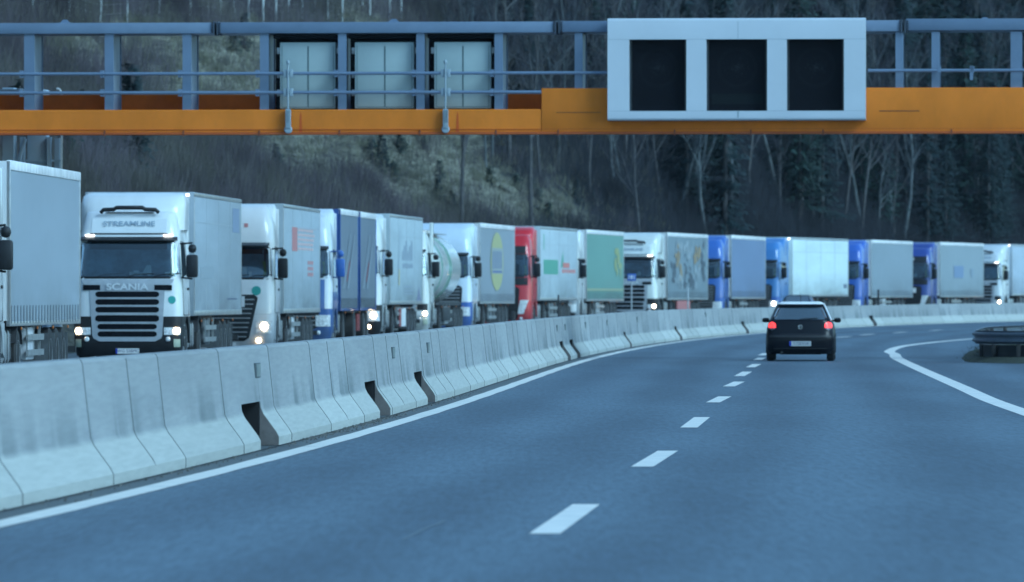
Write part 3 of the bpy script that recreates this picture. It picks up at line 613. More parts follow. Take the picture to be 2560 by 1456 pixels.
        up = MB(); fpatch(up, S, rows(3.03, 3.36, 4), -.86, .86, .012, .03, 12); u_ = up.build('roof_panel', PM, cab)
        text('lettering', 'STREAMLINE', .17, M_front(0, S.y(0, 3.24) - .030, 3.24, -R(24)), mat('letter_grey', (.30, .38, .46), .5), u_, .003, .003, 1.25)
        ln = MB()
        for q in ((-.9, .9, 3.0, 3.02),): fpatch(ln, S, rows(q[2], q[3], 1), q[0], q[1], .016, .02, 12)
        ln.build('panel_gap', BLACK, cab)
        for sx in (-1, 1):
            lv = MB(); fpatch(lv, S, rows(2.955, 2.99, 2), *sorted((sx * .80, sx * 1.0)), .03, .04, 5); lv.build('marker_lamp', mat('lit_marker', (1, 1, 1), .3, emis=(1, .98, .92), es=1.3), cab)
            fpatch(dk, S, rows(.90, 1.11, 4), *sorted((sx * .86, sx * 1.2)), .012, .03, 6)
            hl = MB(); fpatch(hl, S, rows(.70, .87, 4), *sorted((sx * .84, sx * 1.21)), .016, .04, 8); ho = hl.build('headlight', LAMP, t)
            if lit: b_ = MB(); lampdisc(b_, sx * 1.12, S.y(1.12, .79) - .03, .79, .075); b_.build('bulb', HEAD, ho)
            fg = MB(); lampdisc(fg, sx * .93, S.y(.93, .60) - .02, .60, .06); fg.build('fog_lamp', LAMP, t)
            rp = MB(); fpatch(rp, S, rows(.42, .60, 3), *sorted((sx * 1.06, sx * 1.20)), .02, .03, 5); rp.build('side_marker', mat('reflector_cream', (.42, .46, .36), .4), t)
        build_each(dk, 'lamp_surround', BLACK, cab)
        hz_ = MB(); fpatch(hz_, S, rows(3.50, 3.512, 1), -.55, .55, .05, .05, 4); hz_.tube([(-.66, .62, 3.50), (-.60, .58, 3.56), (-.36, .56, 3.57), (-.30, .55, 3.61), (.30, .55, 3.61), (.36, .56, 3.57), (.60, .58, 3.56), (.66, .62, 3.50)], .048, 8); hz_.build('roof_bar', BLACK, cab)
    else:
        gtop, gbot = (1.62, .42) if kind == 'D' else ((1.66, .38) if kind == 'V' else (1.72, .55))
        gwf = (lambda z: .86 - .22 * (1.62 - z)) if kind == 'D' else ((lambda z: .78 + .06 * (z - 1)) if kind == 'V' else (lambda z: .92 - .05 * (1.7 - z)))
        gw = rnd_ends(gbot, gtop, gwf, .12); fpatch(g2, S, rows(gbot, gtop, 16), lambda z: -gw(z), gw, .016, .05, 18); g_o = g2.build('grille', BLACK, cab, ang=50)
        sl = MB(); z = gbot + .1
        while z < gtop - .08:
            wv = gwf(z) - .08; fpatch(sl, S, rows(z, z + .028, 1), -wv, wv, .024, .02, 10); z += .12
        sl.build('grille_bar', STEEL if kind != 'V' else DGREY, g_o)
        if kind == 'D': q = MB(); fpatch(q, S, rows(1.30, 1.58, 3), -.5, .5, .03, .03, 8); q.build('badge_panel', PM, g_o)
        if kind == 'V':
            bd = MB(); fpatch(bd, S, rows(2.93, 3.22, 4), -1.0, 1.0, .012, .03, 12); b_o = bd.build('header_band', BLACK, cab)
            text('lettering', 'VOLVO', .17, M_front(0, S.y(0, 3.08) - .03, 3.08, -R(20)), WHITE, b_o, .003, .004, 1.3)
            bd = MB(); fpatch(bd, S, rows(1.72, 2.0, 4), -1.12, 1.12, .012, .03, 12); bd.build('scuttle', BLACK, cab)
            q = MB(); fpatch(q, S, rows(1.30, 1.55, 2), .18, .52, .03, .02, 3); q.build('notice', PLATE, g_o)
        for sx in (-1, 1):
            hz0 = .62 if headz is None else headz
            hl = MB()
            if kind == 'V': 
                fpatch(hl, S, rows(hz0, 1.15, 6), *(lambda a, b: ((lambda z: a(z)), (lambda z: b(z))))(*( (lambda z: .72 + .22 * (z - .6), lambda z: .96 + .36 * (z - .6)) if sx > 0 else (lambda z: -(.96 + .36 * (z - .6)), lambda z: -(.72 + .22 * (z - .6))))), .016, .04, 6)
            else: fpatch(hl, S, rows(hz0, hz0 + .32, 4), *sorted((sx * .78, sx * 1.19)), .016, .04, 8)
            ho = hl.build('headlight', LAMP, t)
            if lit:
                b_ = MB(); lampdisc(b_, sx * 1.0, S.y(1.0, hz0 + .16) - .03, hz0 + .18, .095 if lit > 1 else .075); b_.build('bulb', HEAD if lit != 3 else HEAD2, ho)
            fg = MB(); lampdisc(fg, sx * .86, S.y(.86, .44) - .02, .44, .06); fg.build('fog_lamp', HEAD if lit == 2 and kind == 'D' else LAMP, t)
    pl = MB(); pl.box(-.27, .27, S.y(0, .33) - .04, S.y(0, .33) - .025, .27, .39); po = pl.build('number_plate', PLATE, t)
    pe = MB(); pe.box(-.27, -.225, S.y(0, .33) - .043, S.y(0, .33) - .0395, .272, .388); pe.build('plate_band', EUBLUE, po)
    if kind == 'S' and Y < 200: text('plate_text', 'WG 55BMC', .105, M_front(.02, S.y(0, .33) - .0415, .33), DKLET, po, .001, .0, .95)
    # roof deflector and side fairings reaching back to the box
    if deflect:
        SD = Surf([(3.1, .95), (3.5, 1.0), (3.7, 1.1), (3.88, 1.32), (3.97, 1.75), (4.0, 2.0)], [(3.1, 1.20), (3.7, 1.21), (3.9, 1.17), (4.0, 1.08)], .30, .10) if kind == 'S' else Surf([(3.1, 1.3), (3.6, 1.35), (3.85, 1.55), (3.97, 1.95)], [(3.1, 1.19), (3.8, 1.18), (3.97, 1.1)], .28, .08)
        mb = MB(); body(mb, SD, [3.1, 3.3, 3.5, 3.6, 3.7, 3.8, 3.88, 3.93, 3.97], 2.32); mb.build('roof_deflector', PM, t, ang=50)
    mb = MB()
    for sx in (-1, 1): mb.cbox(sx * 1.13 - .05, sx * 1.13 + .06, 2.27, gap - .35, 1.25, 3.85, .02)
    build_each(mb, 'side_fairing', PM, t)
    # tractor chassis, tanks, wheels
    mb = MB(); mb.box(-.43, -.35, .6, 6.4, .72, .98); mb.box(.35, .43, .6, 6.4, .72, .98); mb.box(-1.0, 1.0, 3.2, 3.5, .6, .9); mb.cbox(-1.05, -.45, 2.55, 4.1, .42, 1.0, .06); mb.build('chassis', DGREY, t)
    mb = MB(); mb.cbox(.5, 1.19, 2.5, 4.0, .38, 1.0, .09); tk = mb.build('fuel_tank', ALU, t)
    mb = MB(); 
    for y in (2.75, 3.25, 3.75): mb.box(.495, 1.197, y, y + .05, .372, 1.008)
    build_each(mb, 'tank_strap', DGREY, tk)
    mb = MB(); 
    for sx in (-1, 1): mb.prism([(4.5, .75)] + [(5.15 + .62 * math.cos(a_), .55 + .62 * math.sin(a_)) for a_ in np.linspace(2.8, .3, 9)] + [(5.15 + .56 * math.cos(a_), .55 + .56 * math.sin(a_)) for a_ in np.linspace(.3, 2.8, 9)], sx * .62, sx * 1.22, 'x')
    build_each(mb, 'mudguard', DGREY, t)
    for sx in (-1, 1):
        wheel(t, sx * 1.07, 1.42, side=sx); wheel(t, sx * 1.05, 5.15, side=sx)
        if boxkind != 'double':
            for y in (7.2, 8.51, 9.82): wheel(t, sx * 1.08, gap + y + .8, side=sx)
    # trailer
    g0 = gap; L = length; bx = box or (.6, .63, .65)
    if boxkind in ('curtain', 'double', 'reefer'):
        segs = [(g0, g0 + L)] if boxkind != 'double' else [(g0, g0 + 7.3), (g0 + 8.2, g0 + 15.2)]
        for ys, ye in segs:
            fr = MB(); fm = WHITE if boxkind != 'double' else paint('042060', (.03, .10, .33))
            if boxkind == 'reefer':
                fr.cbox(-1.27, 1.27, ys, ye, 1.12, 4.0, .025); tr = fr.build('trailer_box', boxpaint('%02d%02d%02d' % tuple(int(v * 99) for v in bx), bx), t)
                e = MB()
                e.cbox(1.262, 1.285, ys + .01, ye - .01, 3.90, 3.985, .008); e.cbox(1.262, 1.285, ys + .01, ye - .01, 1.13, 1.25, .008); e.cbox(1.262, 1.282, ys + .01, ys + .12, 1.26, 3.89, .008); e.cbox(1.262, 1.282, ye - .12, ye - .01, 1.26, 3.89, .008)
                e.build('edge_trim', ALU, tr)
                e = MB()
                for i_ in range(1, 4): yy_ = ys + (ye - ys) * i_ / 4; e.box(1.2705, 1.2735, yy_ - .03, yy_ + .03, 1.26, 3.89)
                e.box(1.2705, 1.274, ys + .13, ye - .13, 3.30, 3.315); build_each(e, 'panel_seam', mat('panel_seam_grey', tuple(v * .84 for v in (.4, .47, .52)), .6), tr, smooth=False)
                if kind == 'S' or lit == 3:
                    for sx in (-1, 1): q = MB(); q.cbox(sx * 1.12 - .04, sx * 1.12 + .04, ys - .03, ys + .0, 3.91, 3.955, .01); q.build('marker_lamp', mat('lit_marker', (1, 1, 1), .3, emis=(1, .98, .92), es=1.3), tr)
            else:
                fr.box(-1.26, 1.26, ys, ys + .10, 1.15, 3.98); fr.box(-1.26, 1.26, ye - .08, ye, 1.15, 3.98); fr.box(-1.2, 1.2, ys + .1, ye - .08, 3.93, 3.97); fr.box(-1.22, 1.22, ys + .1, ye - .08, 1.15, 1.22); tr = fr.build('trailer_frame', fm, t)
                for sx in (-1, 1):
                    c_ = MB(); ny = 40 if ye - ys > 8 else 24; prs = random.Random(int(Y * 7 + ys)); f_, b_ = [], []
                    for zz in (1.14, 1.5, 2.2, 3.0, 3.82): f_.append([(sx * (1.258 + .004 * math.sin(i * 1.9 + zz) * math.sin(i * .7) + .003 * prs.random()), ys + .06 + (ye - ys - .1) * i / ny, zz) for i in range(ny + 1)]); b_.append([(sx * 1.225, p_[1], zz) for p_ in f_[-1]])
                    n = ny + 1; c_.add([p for r_ in f_ for p in r_], [(a * n + j, a * n + j + 1, (a + 1) * n + j + 1, (a + 1) * n + j) for a in range(4) for j in range(ny)]); c_.add([p for r_ in b_ for p in r_], [(a * n + j, (a + 1) * n + j, (a + 1) * n + j + 1, a * n + j + 1) for a in range(4) for j in range(ny)])
                    cu = c_.build('curtain', cloth('%02d%02d%02d' % tuple(int(v * 99) for v in bx), bx), tr, ang=60)
                    st = MB(); nst = int((ye - ys) / .56)
                    for i in range(nst): y = ys + .25 + i * .56; st.box(*sorted((sx * 1.268, sx * 1.276)), y, y + .05, 1.10, 1.42)
                    st.build('strap', mat('strap', tuple(v * .42 for v in bx), .6) if boxkind != 'double' else DGREY, cu)
                r_ = MB()
                for sx in (-1, 1): r_.cbox(*sorted((sx * 1.20, sx * 1.285)), ys, ye, 3.82, 3.995, .02)
                build_each(r_, 'top_rail', mat('rail_white', (.78, .80, .82), .4, noise_=(3, .25)), tr)
                r_ = MB()
                for sx in (-1, 1): r_.cbox(*sorted((sx * 1.22, sx * 1.266)), ys, ye, 1.05, 1.14, .01); r_.cbox(*sorted((sx * 1.20, sx * 1.28)), ys, ys + .1, 1.05, 3.98, .01); r_.cbox(*sorted((sx * 1.20, sx * 1.28)), ye - .09, ye, 1.05, 3.98, .01)
                build_each(r_, 'side_rail', fm if boxkind == 'double' else ALU, tr)
    elif boxkind == 'tank':
        q = MB(); zc = 2.32; q.lathe([(0, .1), (.03, .8), (.18, 1.05), (.45, 1.18), (.9, 1.24), (10.2, 1.24), (10.7, 1.12), (10.95, .9), (11, .1)], 40, 'y', (0, g0 + .3, zc)); tr = q.build('tank', paint('707473', (.66, .72, .70), .25), t, ang=60)
        for a, b, m_ in [(2.2, 2.55, paint('008050', (.05, .40, .24))), (5.2, 6.4, paint('408060', (.25, .50, .38)))]:
            q = MB(); q.lathe([(a, 1.243), (b, 1.243)], 40, 'y', (0, g0 + .3, zc)); q.build('tank_band', m_, tr)
        q = MB(); 
        for i in range(5): q.lathe([(0, .28), (.12, .28), (.14, .2)], 14, 'z', (0, g0 + 1.6 + i * 2.2, 3.55))
        q.tube([(-.45, g0 + .8, 3.95), (-.45, g0 + 10.6, 3.95)], .03, 6); 
        for y in (g0 + .8, g0 + 4, g0 + 7.3, g0 + 10.6): q.tube([(-.45, y, 3.5), (-.45, y, 3.95)], .025, 6)
        q.box(-.7, .7, g0 + .7, g0 + 10.9, 3.52, 3.545); q.build('walkway', ALU, tr)
        q = MB(); q.box(-1.2, 1.2, g0 + .4, g0 + 11, 1.06, 1.16); q.cbox(1.0, 1.22, g0 + 3.3, g0 + 6.2, .5, 1.0, .04); build_each(q, 'tank_cradle', DGREY, tr); L = 11.3
    # trailer underside
    u = MB(); yw = g0 + 8
    if boxkind != 'double':
        u.box(-.55, -.42, g0 + .6, g0 + L - .2, .80, 1.1); u.box(.42, .55, g0 + .6, g0 + L - .2, .80, 1.1); u.box(-1.2, 1.2, g0 + L - .25, g0 + L - .1, .5, .62)
    else:
        u.box(-.5, .5, g0 + .3, g0 + 7, .8, 1.1); u.box(-.5, .5, g0 + 8.3, g0 + 15.1, .8, 1.1); u.box(-.08, .08, g0 + 6.5, g0 + 9, .6, .72)
    u.build('trailer_chassis', DGREY, t)
    if boxkind != 'double':
        u = MB(); 
        for sx in (-1, 1): u.cbox(*sorted((sx * .95, sx * 1.1)), g0 + 3.5, g0 + 3.65, .25, 1.1, .01)
        build_each(u, 'landing_leg', STEEL, t)
        u = MB()
        for z in (.50, .78): u.box(1.17, 1.21, g0 + 3.9, g0 + 6.9, z, z + .11)
        for y in (g0 + 4.2, g0 + 5.4, g0 + 6.6): u.box(1.12, 1.168, y, y + .06, .48, 1.06)
        build_each(u, 'side_guard', ALU, t)
        u = MB(); rs = random.Random(int(Y)); y = g0 + 4.0 + rs.random(); u.cbox(.70, 1.15, y, y + 1.1 + rs.random() * .6, .42, 1.02, .03); u.build('tool_box', mat('tool_box_%d' % (int(Y) % 3), [(.55, .57, .6), (.10, .11, .12), (.34, .36, .38)][int(Y) % 3], .45, noise_=(3, .2)), t)
        u = MB(); 
        for y in (6.6, 7.94, 9.25, 10.55): u.box(.78, 1.24, g0 + y + .75, g0 + y + .77, .34, .9)
        build_each(u, 'mud_flap', mat('mudflap', (.10, .11, .12), .7, noise_=(3, .4)), t)
    else:
        for sx in (-1, 1):
            for y in (g0 + 6.5, g0 + 10.6, g0 + 12.0): wheel(t, sx * 1.07, y, side=sx)
    for i in range(4): q = MB(); q.cbox(1.24, 1.26, g0 + 2.2 + i * 3, g0 + 2.3 + i * 3, .98, 1.03, .005); q.build('marker_light', mat('amber_marker', (.5, .14, .03), .4), t)
    if extras: extras(t, g0, L)
    return t
def sbox(t, name, y0, y1, z0, z1, m, x=1.2855, d=.004): q = MB(); q.box(x, x + d, y0, y1, z0, z1); return q.build(name, m, t, smooth=False)

WHT = (.70, .73, .75)
def ex1(t, g0, L):
    sbox(t, 'print', g0 + 10.9, g0 + 12.9, 3.15, 3.75, mat('print_faint_blue', (.22, .29, .42), .5), 1.272)
    sbox(t, 'print', g0 + 1.8, g0 + 5.4, 2.0, 2.28, mat('print_faint', (.29, .35, .40), .5), 1.272)
    sbox(t, 'print', g0 + 9.4, g0 + 12.2, 1.50, 1.53, DKLET, 1.272)
    q = MB(); S = Surf(CABS['S']['yf'], CABS['S']['w']); q.lathe([(0, .09), (.006, .09)], 20, 'y', (1.02, S.y(1.02, 1.5) - .012, 1.5)); build_each(q, 'sticker', mat('green_sticker', (.05, .42, .38), .5), t)
def ex2(t, g0, L):
    RD = mat('print_red', (.55, .22, .22), .5); PK = mat('print_pink', (.68, .48, .48), .5)
    sbox(t, 'print', g0 + 3.1, g0 + 5.0, 2.78, 3.42, RD, 1.272)
    q = MB()
    for r_ in range(5):
        y = g0 + 5.3
        while y < g0 + 11: w_ = random.uniform(.25, .5); q.box(1.272, 1.276, y, y + w_, 2.82 + r_ * .125, 2.89 + r_ * .125); y += w_ + .15
    build_each(q, 'print', PK, t, smooth=False)
    sbox(t, 'print', g0 + 5.2, g0 + 12.5, 3.40, 3.44, mat('print_grey', (.40, .44, .50), .5), 1.272)
    q = MB()
    for i in range(9): q.box(1.272, 1.276, g0 + 8.9 + (i % 3) * .75, g0 + 9.4 + (i % 3) * .75, 2.12 + (i // 3) * .16, 2.22 + (i // 3) * .16)
    build_each(q, 'print', RD, t, smooth=False)
    S = Surf(CABS['D']['yf'], CABS['D']['w']); q = MB(); q.lathe([(0, .12), (.006, .12)], 20, 'y', (.80, S.y(.80, 1.72) - .02, 1.72)); build_each(q, 'sticker', mat('green_sticker', (.05, .42, .38), .5), t)
    q = MB(); 
    for x in (-.52, -.40, -.28): q.lathe([(0, .05), (.25, .035)], 10, 'y', (x, .30, 3.80))
    build_each(q, 'air_horn', BLACK, t)
    q = MB(); fpatch(q, S, rows(3.22, 3.32, 1), .28, .38, .014, .02, 2); fpatch(q, S, rows(3.36, 3.46, 1), .46, .56, .014, .02, 2); build_each(q, 'sticker', mat('print_red', (.55, .22, .22), .5), t)
def ex3(t, g0, L):
    q = MB()
    for o_ in (0, 8.2):
        for a, b in ((.9, 3.4), (2.6, 5.2)): q.add([(1.272, g0 + o_ + a, 1.7), (1.272, g0 + o_ + a + .9, 1.7), (1.272, g0 + o_ + b + .9, 3.3), (1.272, g0 + o_ + b + .5, 3.3)], [(0, 1, 2, 3)])
    build_each(q, 'print', mat('print_slate', (.20, .25, .31), .5), t, smooth=False)
    q = MB()
    for o_ in (0, 8.2): q.add([(1.274, g0 + o_ + 2.5, 1.9), (1.274, g0 + o_ + 2.7, 1.9), (1.274, g0 + o_ + 3.9, 2.5), (1.274, g0 + o_ + 3.7, 2.5)], [(0, 1, 2, 3)])
    build_each(q, 'print', mat('print_red2', (.45, .10, .12), .5), t, smooth=False)
    for y in (g0 + 7.35, g0 + 8.0): sbox(t, 'fire_box', y, y + .3, .45, .95, mat('fire_red', (.30, .06, .06), .5), 1.2, .05)
def ex4(t, g0, L):
    GR = mat('print_steel', (.24, .30, .38), .5)
    q = MB(); q.add([(1.272, g0 + 3.2, 1.8), (1.272, g0 + 3.5, 1.8), (1.272, g0 + 4.2, 3.5), (1.272, g0 + 4.0, 3.5)], [(0, 1, 2, 3)])
    for i in range(6): q.box(1.272, 1.276, g0 + 5.0 + i * .75, g0 + 5.45 + i * .75, 2.55, 2.75 + .35 * ((i * 7) % 3) / 2 + .1)
    for i in range(5): q.box(1.272, 1.276, g0 + 5.2 + i * .9, g0 + 5.8 + i * .9, 2.30, 2.45)
    for z in (1.45, 1.55, 1.68): q.box(1.272, 1.276, g0 + 5.6, g0 + 9.6, z, z + .04)
    build_each(q, 'print', GR, t, smooth=False)
    sbox(t, 'print', g0 + 3.6, g0 + 3.85, 1.75, 2.25, mat('print_yellow', (.60, .50, .20), .5), 1.277)
    q = MB(); q.add([(1.272, g0 + 11.0, 1.25), (1.272, g0 + 13.0, 1.25), (1.272, g0 + 12.0, 1.72)], [(0, 1, 2)]); build_each(q, 'print', mat('print_dark', (.18, .2, .3), .5), t, smooth=False)
    sbox(t, 'fire_box', g0 + 4.6, g0 + 5.3, .42, 1.0, mat('fire_red', (.30, .06, .06), .5), 1.2, .02); sbox(t, 'panel', g0 + 5.4, g0 + 7.2, .42, 1.0, WHITE, 1.2, .02)
def ex6(t, g0, L):
    YL = mat('print_lemon', (.42, .43, .22), .5); q = MB(); n = 28; yc, zc = g0 + 6.5, 2.62
    q.add([(1.278, yc + 2.5 * math.cos(a_), zc + 1.08 * math.sin(a_)) for a_ in np.linspace(0, 2 * math.pi, n, endpoint=False)], [tuple(range(n))]); build_each(q, 'print', YL, t, smooth=False)
    q = MB(); q.box(1.280, 1.283, yc - 2.15, yc + 2.15, 2.16, 3.12); build_each(q, 'print', mat('print_panel', (.33, .37, .36), .5), t, smooth=False)
    q = MB()
    for i in range(6): q.box(1.284, 1.287, yc - 1.9 + i * .66, yc - 1.6 + i * .66, 2.35, 3.0)
    q.box(1.284, 1.287, yc - 1.9, yc + 1.9, 2.20, 2.28); build_each(q, 'print', mat('print_navy', (.12, .17, .32), .5), t, smooth=False)
def ex7(t, g0, L):
    sbox(t, 'print', g0 + 1.2, g0 + 6.4, 2.15, 2.72, mat('print_green', (.10, .36, .27), .5), 1.272)
    q = MB(); q.add([(1.272, g0 + 7.3, 2.4), (1.272, g0 + 8.6, 2.5), (1.272, g0 + 8.2, 3.1)], [(0, 1, 2)]); q.box(1.272, 1.276, g0 + 1.2, g0 + 1.5, 3.1, 3.7); build_each(q, 'print', mat('print_green', (.10, .36, .27), .5), t, smooth=False)
    q = MB()
    for i in range(6): q.box(1.272, 1.276, g0 + 7.9 + i * .85, g0 + 8.5 + i * .85, 2.22, 2.36)
    q.box(1.272, 1.276, g0 + 8.2, g0 + 10.6, 2.42, 2.62); build_each(q, 'print', mat('print_rose', (.62, .20, .18), .5), t, smooth=False)
def ex8(t, g0, L):
    q = MB(); YL = mat('print_ochre', (.30, .36, .17), .5)
    for y, z, a, b in [(11.0, 3.15, .9, .16), (11.6, 2.85, .5, .28), (10.5, 2.6, .45, .30), (12.2, 2.55, .7, .14), (11.1, 2.3, .25, .2), (12.3, 2.25, .2, .2)]:
        q.add([(1.278, g0 + y + a * math.cos(t_), z + b * math.sin(t_)) for t_ in np.linspace(0, 2 * math.pi, 12, endpoint=False)], [tuple(range(12))])
    build_each(q, 'print', YL, t, smooth=False); sbox(t, 'print', g0 + .2, g0 + 13.4, 1.48, 1.58, mat('print_olive', (.30, .36, .24), .5), 1.279)
def ex9(t, g0, L):
    rs = random.Random(12); cols = [mat('print_fig_a', (.34, .26, .17), .6, noise_=(2.5, .5)), mat('print_fig_b', (.30, .36, .40), .6, noise_=(2, .4)), mat('print_fig_c', (.10, .13, .16), .6, noise_=(2, .4))]
    for m_, cs in zip(cols, ([(3.4, 2.9, .6, .45), (4.4, 2.3, .5, .5), (9.2, 2.9, .8, .35), (10.4, 3.15, .5, .2)], [(4, 3.4, 1.8, .2), (6.5, 3.2, 1.6, .3), (9.9, 2.2, 1.4, .5), (4, 1.9, 1.2, .3)], [(6.3, 2.5, 1.2, .6), (2.2, 2.4, .6, .7), (12, 2.6, .6, .8), (8, 1.9, 1.5, .25)])):
        q = MB()
        for y, z, a, b in cs:
            for _ in range(16): y0, z0_, w_ = g0 + y + rs.gauss(0, a * .5), z + rs.gauss(0, b * .5), rs.uniform(.1, .4); k_ = 1.2765 + rs.random() * .002; q.add([(k_, y0 + w_ * 1.3 * math.cos(t_) * rs.uniform(.5, 1.2), max(1.3, min(3.75, z0_ + w_ * .5 * math.sin(t_) * rs.uniform(.5, 1.3)))) for t_ in (0, 1, 2, 3.1, 4.2, 5.2)], [tuple(range(6))])
        q.build('print', m_, t, smooth=False)
    sbox(t, 'pallet_box', g0 + 3.4, g0 + 7.6, .35, 1.02, mat('pallet_red', (.50, .17, .17), .5, noise_=(3, .2)), 1.2, .06)
def ex11(t, g0, L): sbox(t, 'print', g0 + 12.4, g0 + 12.7, 1.55, 1.75, DKLET, 1.272); sbox(t, 'print', g0 + 12.8, g0 + 13.1, 1.55, 1.75, DKLET, 1.272)
def ex13(t, g0, L): sbox(t, 'print', g0 + 4.2, g0 + 7.2, 2.1, 2.75, mat('print_sky', (.19, .27, .41), .5), 1.279); sbox(t, 'print', g0 + 9.4, g0 + 10.4, 2.15, 2.6, mat('print_sky2', (.24, .31, .38), .5), 1.279)
def ex14(t, g0, L): sbox(t, 'print', g0 + 3.5, g0 + 12, 1.75, 1.95, mat('print_lilac', (.45, .50, .68), .5), 1.272)

XB = lambda px, Y: (px - 1280) * Y / F
BL = (.035, .13, .44); BL2 = (.03, .11, .33)
truck('semi_truck', 'truck cut off by the left photo edge with plain grey curtain trailer', XB(25, 138), 138, .036, 'D', WHT, box=(.30, .36, .42), bump=WHT)
truck('semi_truck', 'white truck facing us, silver slatted grille, both headlamps lit, second from the left', XB(485, 181), 181, .046, 'S', WHT, box=(.33, .39, .44), boxkind='reefer', lit=1, extras=ex1)
truck('semi_truck', 'white high-roof truck with one glaring headlamp and red print on its pale trailer', XB(708, 204), 204, .046, 'D', (.74, .76, .78), box=(.37, .44, .49), boxkind='reefer', lit=2, bump=(.74, .76, .78), extras=ex2)
truck('semi_truck', 'road train with white and deep blue cab and two dark slate curtain boxes', XB(851, 224), 224, .05, 'A', (.62, .68, .74), low=BL2, bump=BL2, box=(.15, .19, .24), boxkind='double', lit=0, mirror=BL, extras=ex3)
truck('semi_truck', 'white truck with thin grey lettering and a small dark triangle on its box', XB(974, 246), 246, .065, 'D', (.66, .70, .72), box=(.40, .48, .52), boxkind='reefer', lit=2, extras=ex4)
truck('tank_truck', 'cream tank truck with green bands round its white barrel', XB(1092, 264), 264, .075, 'S', (.66, .70, .68), boxkind='tank', lit=1, bump=(.66, .70, .68), deflect=False, headz=.6)
truck('semi_truck', 'white over blue truck behind the tanker with a yellow oval on its grey curtain', XB(1200, 283), 283, .093, 'A', (.60, .70, .80), bump=BL, low=(.60, .70, .80), box=(.27, .32, .37), extras=ex6)
truck('semi_truck', 'bright red truck with black grille pulling a white box with green rectangle', XB(1350, 301), 301, .115, 'V', (.62, .020, .032), bump=(.62, .020, .032), box=(.44, .52, .56), boxkind='reefer', extras=ex7)
truck('semi_truck', 'nearly hidden white truck with a plain green curtain trailer', XB(1466, 320), 320, .128, 'A', (.66, .70, .72), box=(.15, .32, .28), bump=(.30, .33, .36), extras=ex8)
truck('semi_truck', 'cream truck with wide slatted grille and blurred figures on its grey trailer', XB(1668, 339), 339, .157, 'S', (.66, .71, .70), box=(.20, .26, .30), lit=1, gap=3.2, extras=ex9)
truck('semi_truck', 'mid blue truck with a lavender blue curtain trailer', XB(1828, 358), 358, .15, 'A', BL, bump=BL, box=(.17, .24, .38))
truck('semi_truck', 'blue truck with glaring headlamp and plain white box trailer above the hatchback', XB(1980, 377), 377, .25, 'A', (.05, .20, .48), box=(.62, .74, .76), boxkind='reefer', lit=3, bump=BL, extras=ex11)
truck('semi_truck', 'deep blue truck with a plain grey curtain trailer, right of the large white box', XB(2178, 396), 396, .21, 'A', (.035, .12, .46), bump=(.035, .12, .46), box=(.26, .32, .37))
truck('semi_truck', 'dark navy blue truck with chrome headlamp and pale blue square on its grey curtain', XB(2350, 415), 415, .236, 'V', (.03, .065, .28), box=(.27, .33, .37), extras=ex13)
truck('semi_truck', 'white truck with slatted grille and one lit lamp at the right edge of the photo', XB(2530, 434), 434, .26, 'S', (.62, .68, .72), box=(.42, .50, .58), boxkind='reefer', lit=1, bump=(.62, .68, .72), extras=ex14)

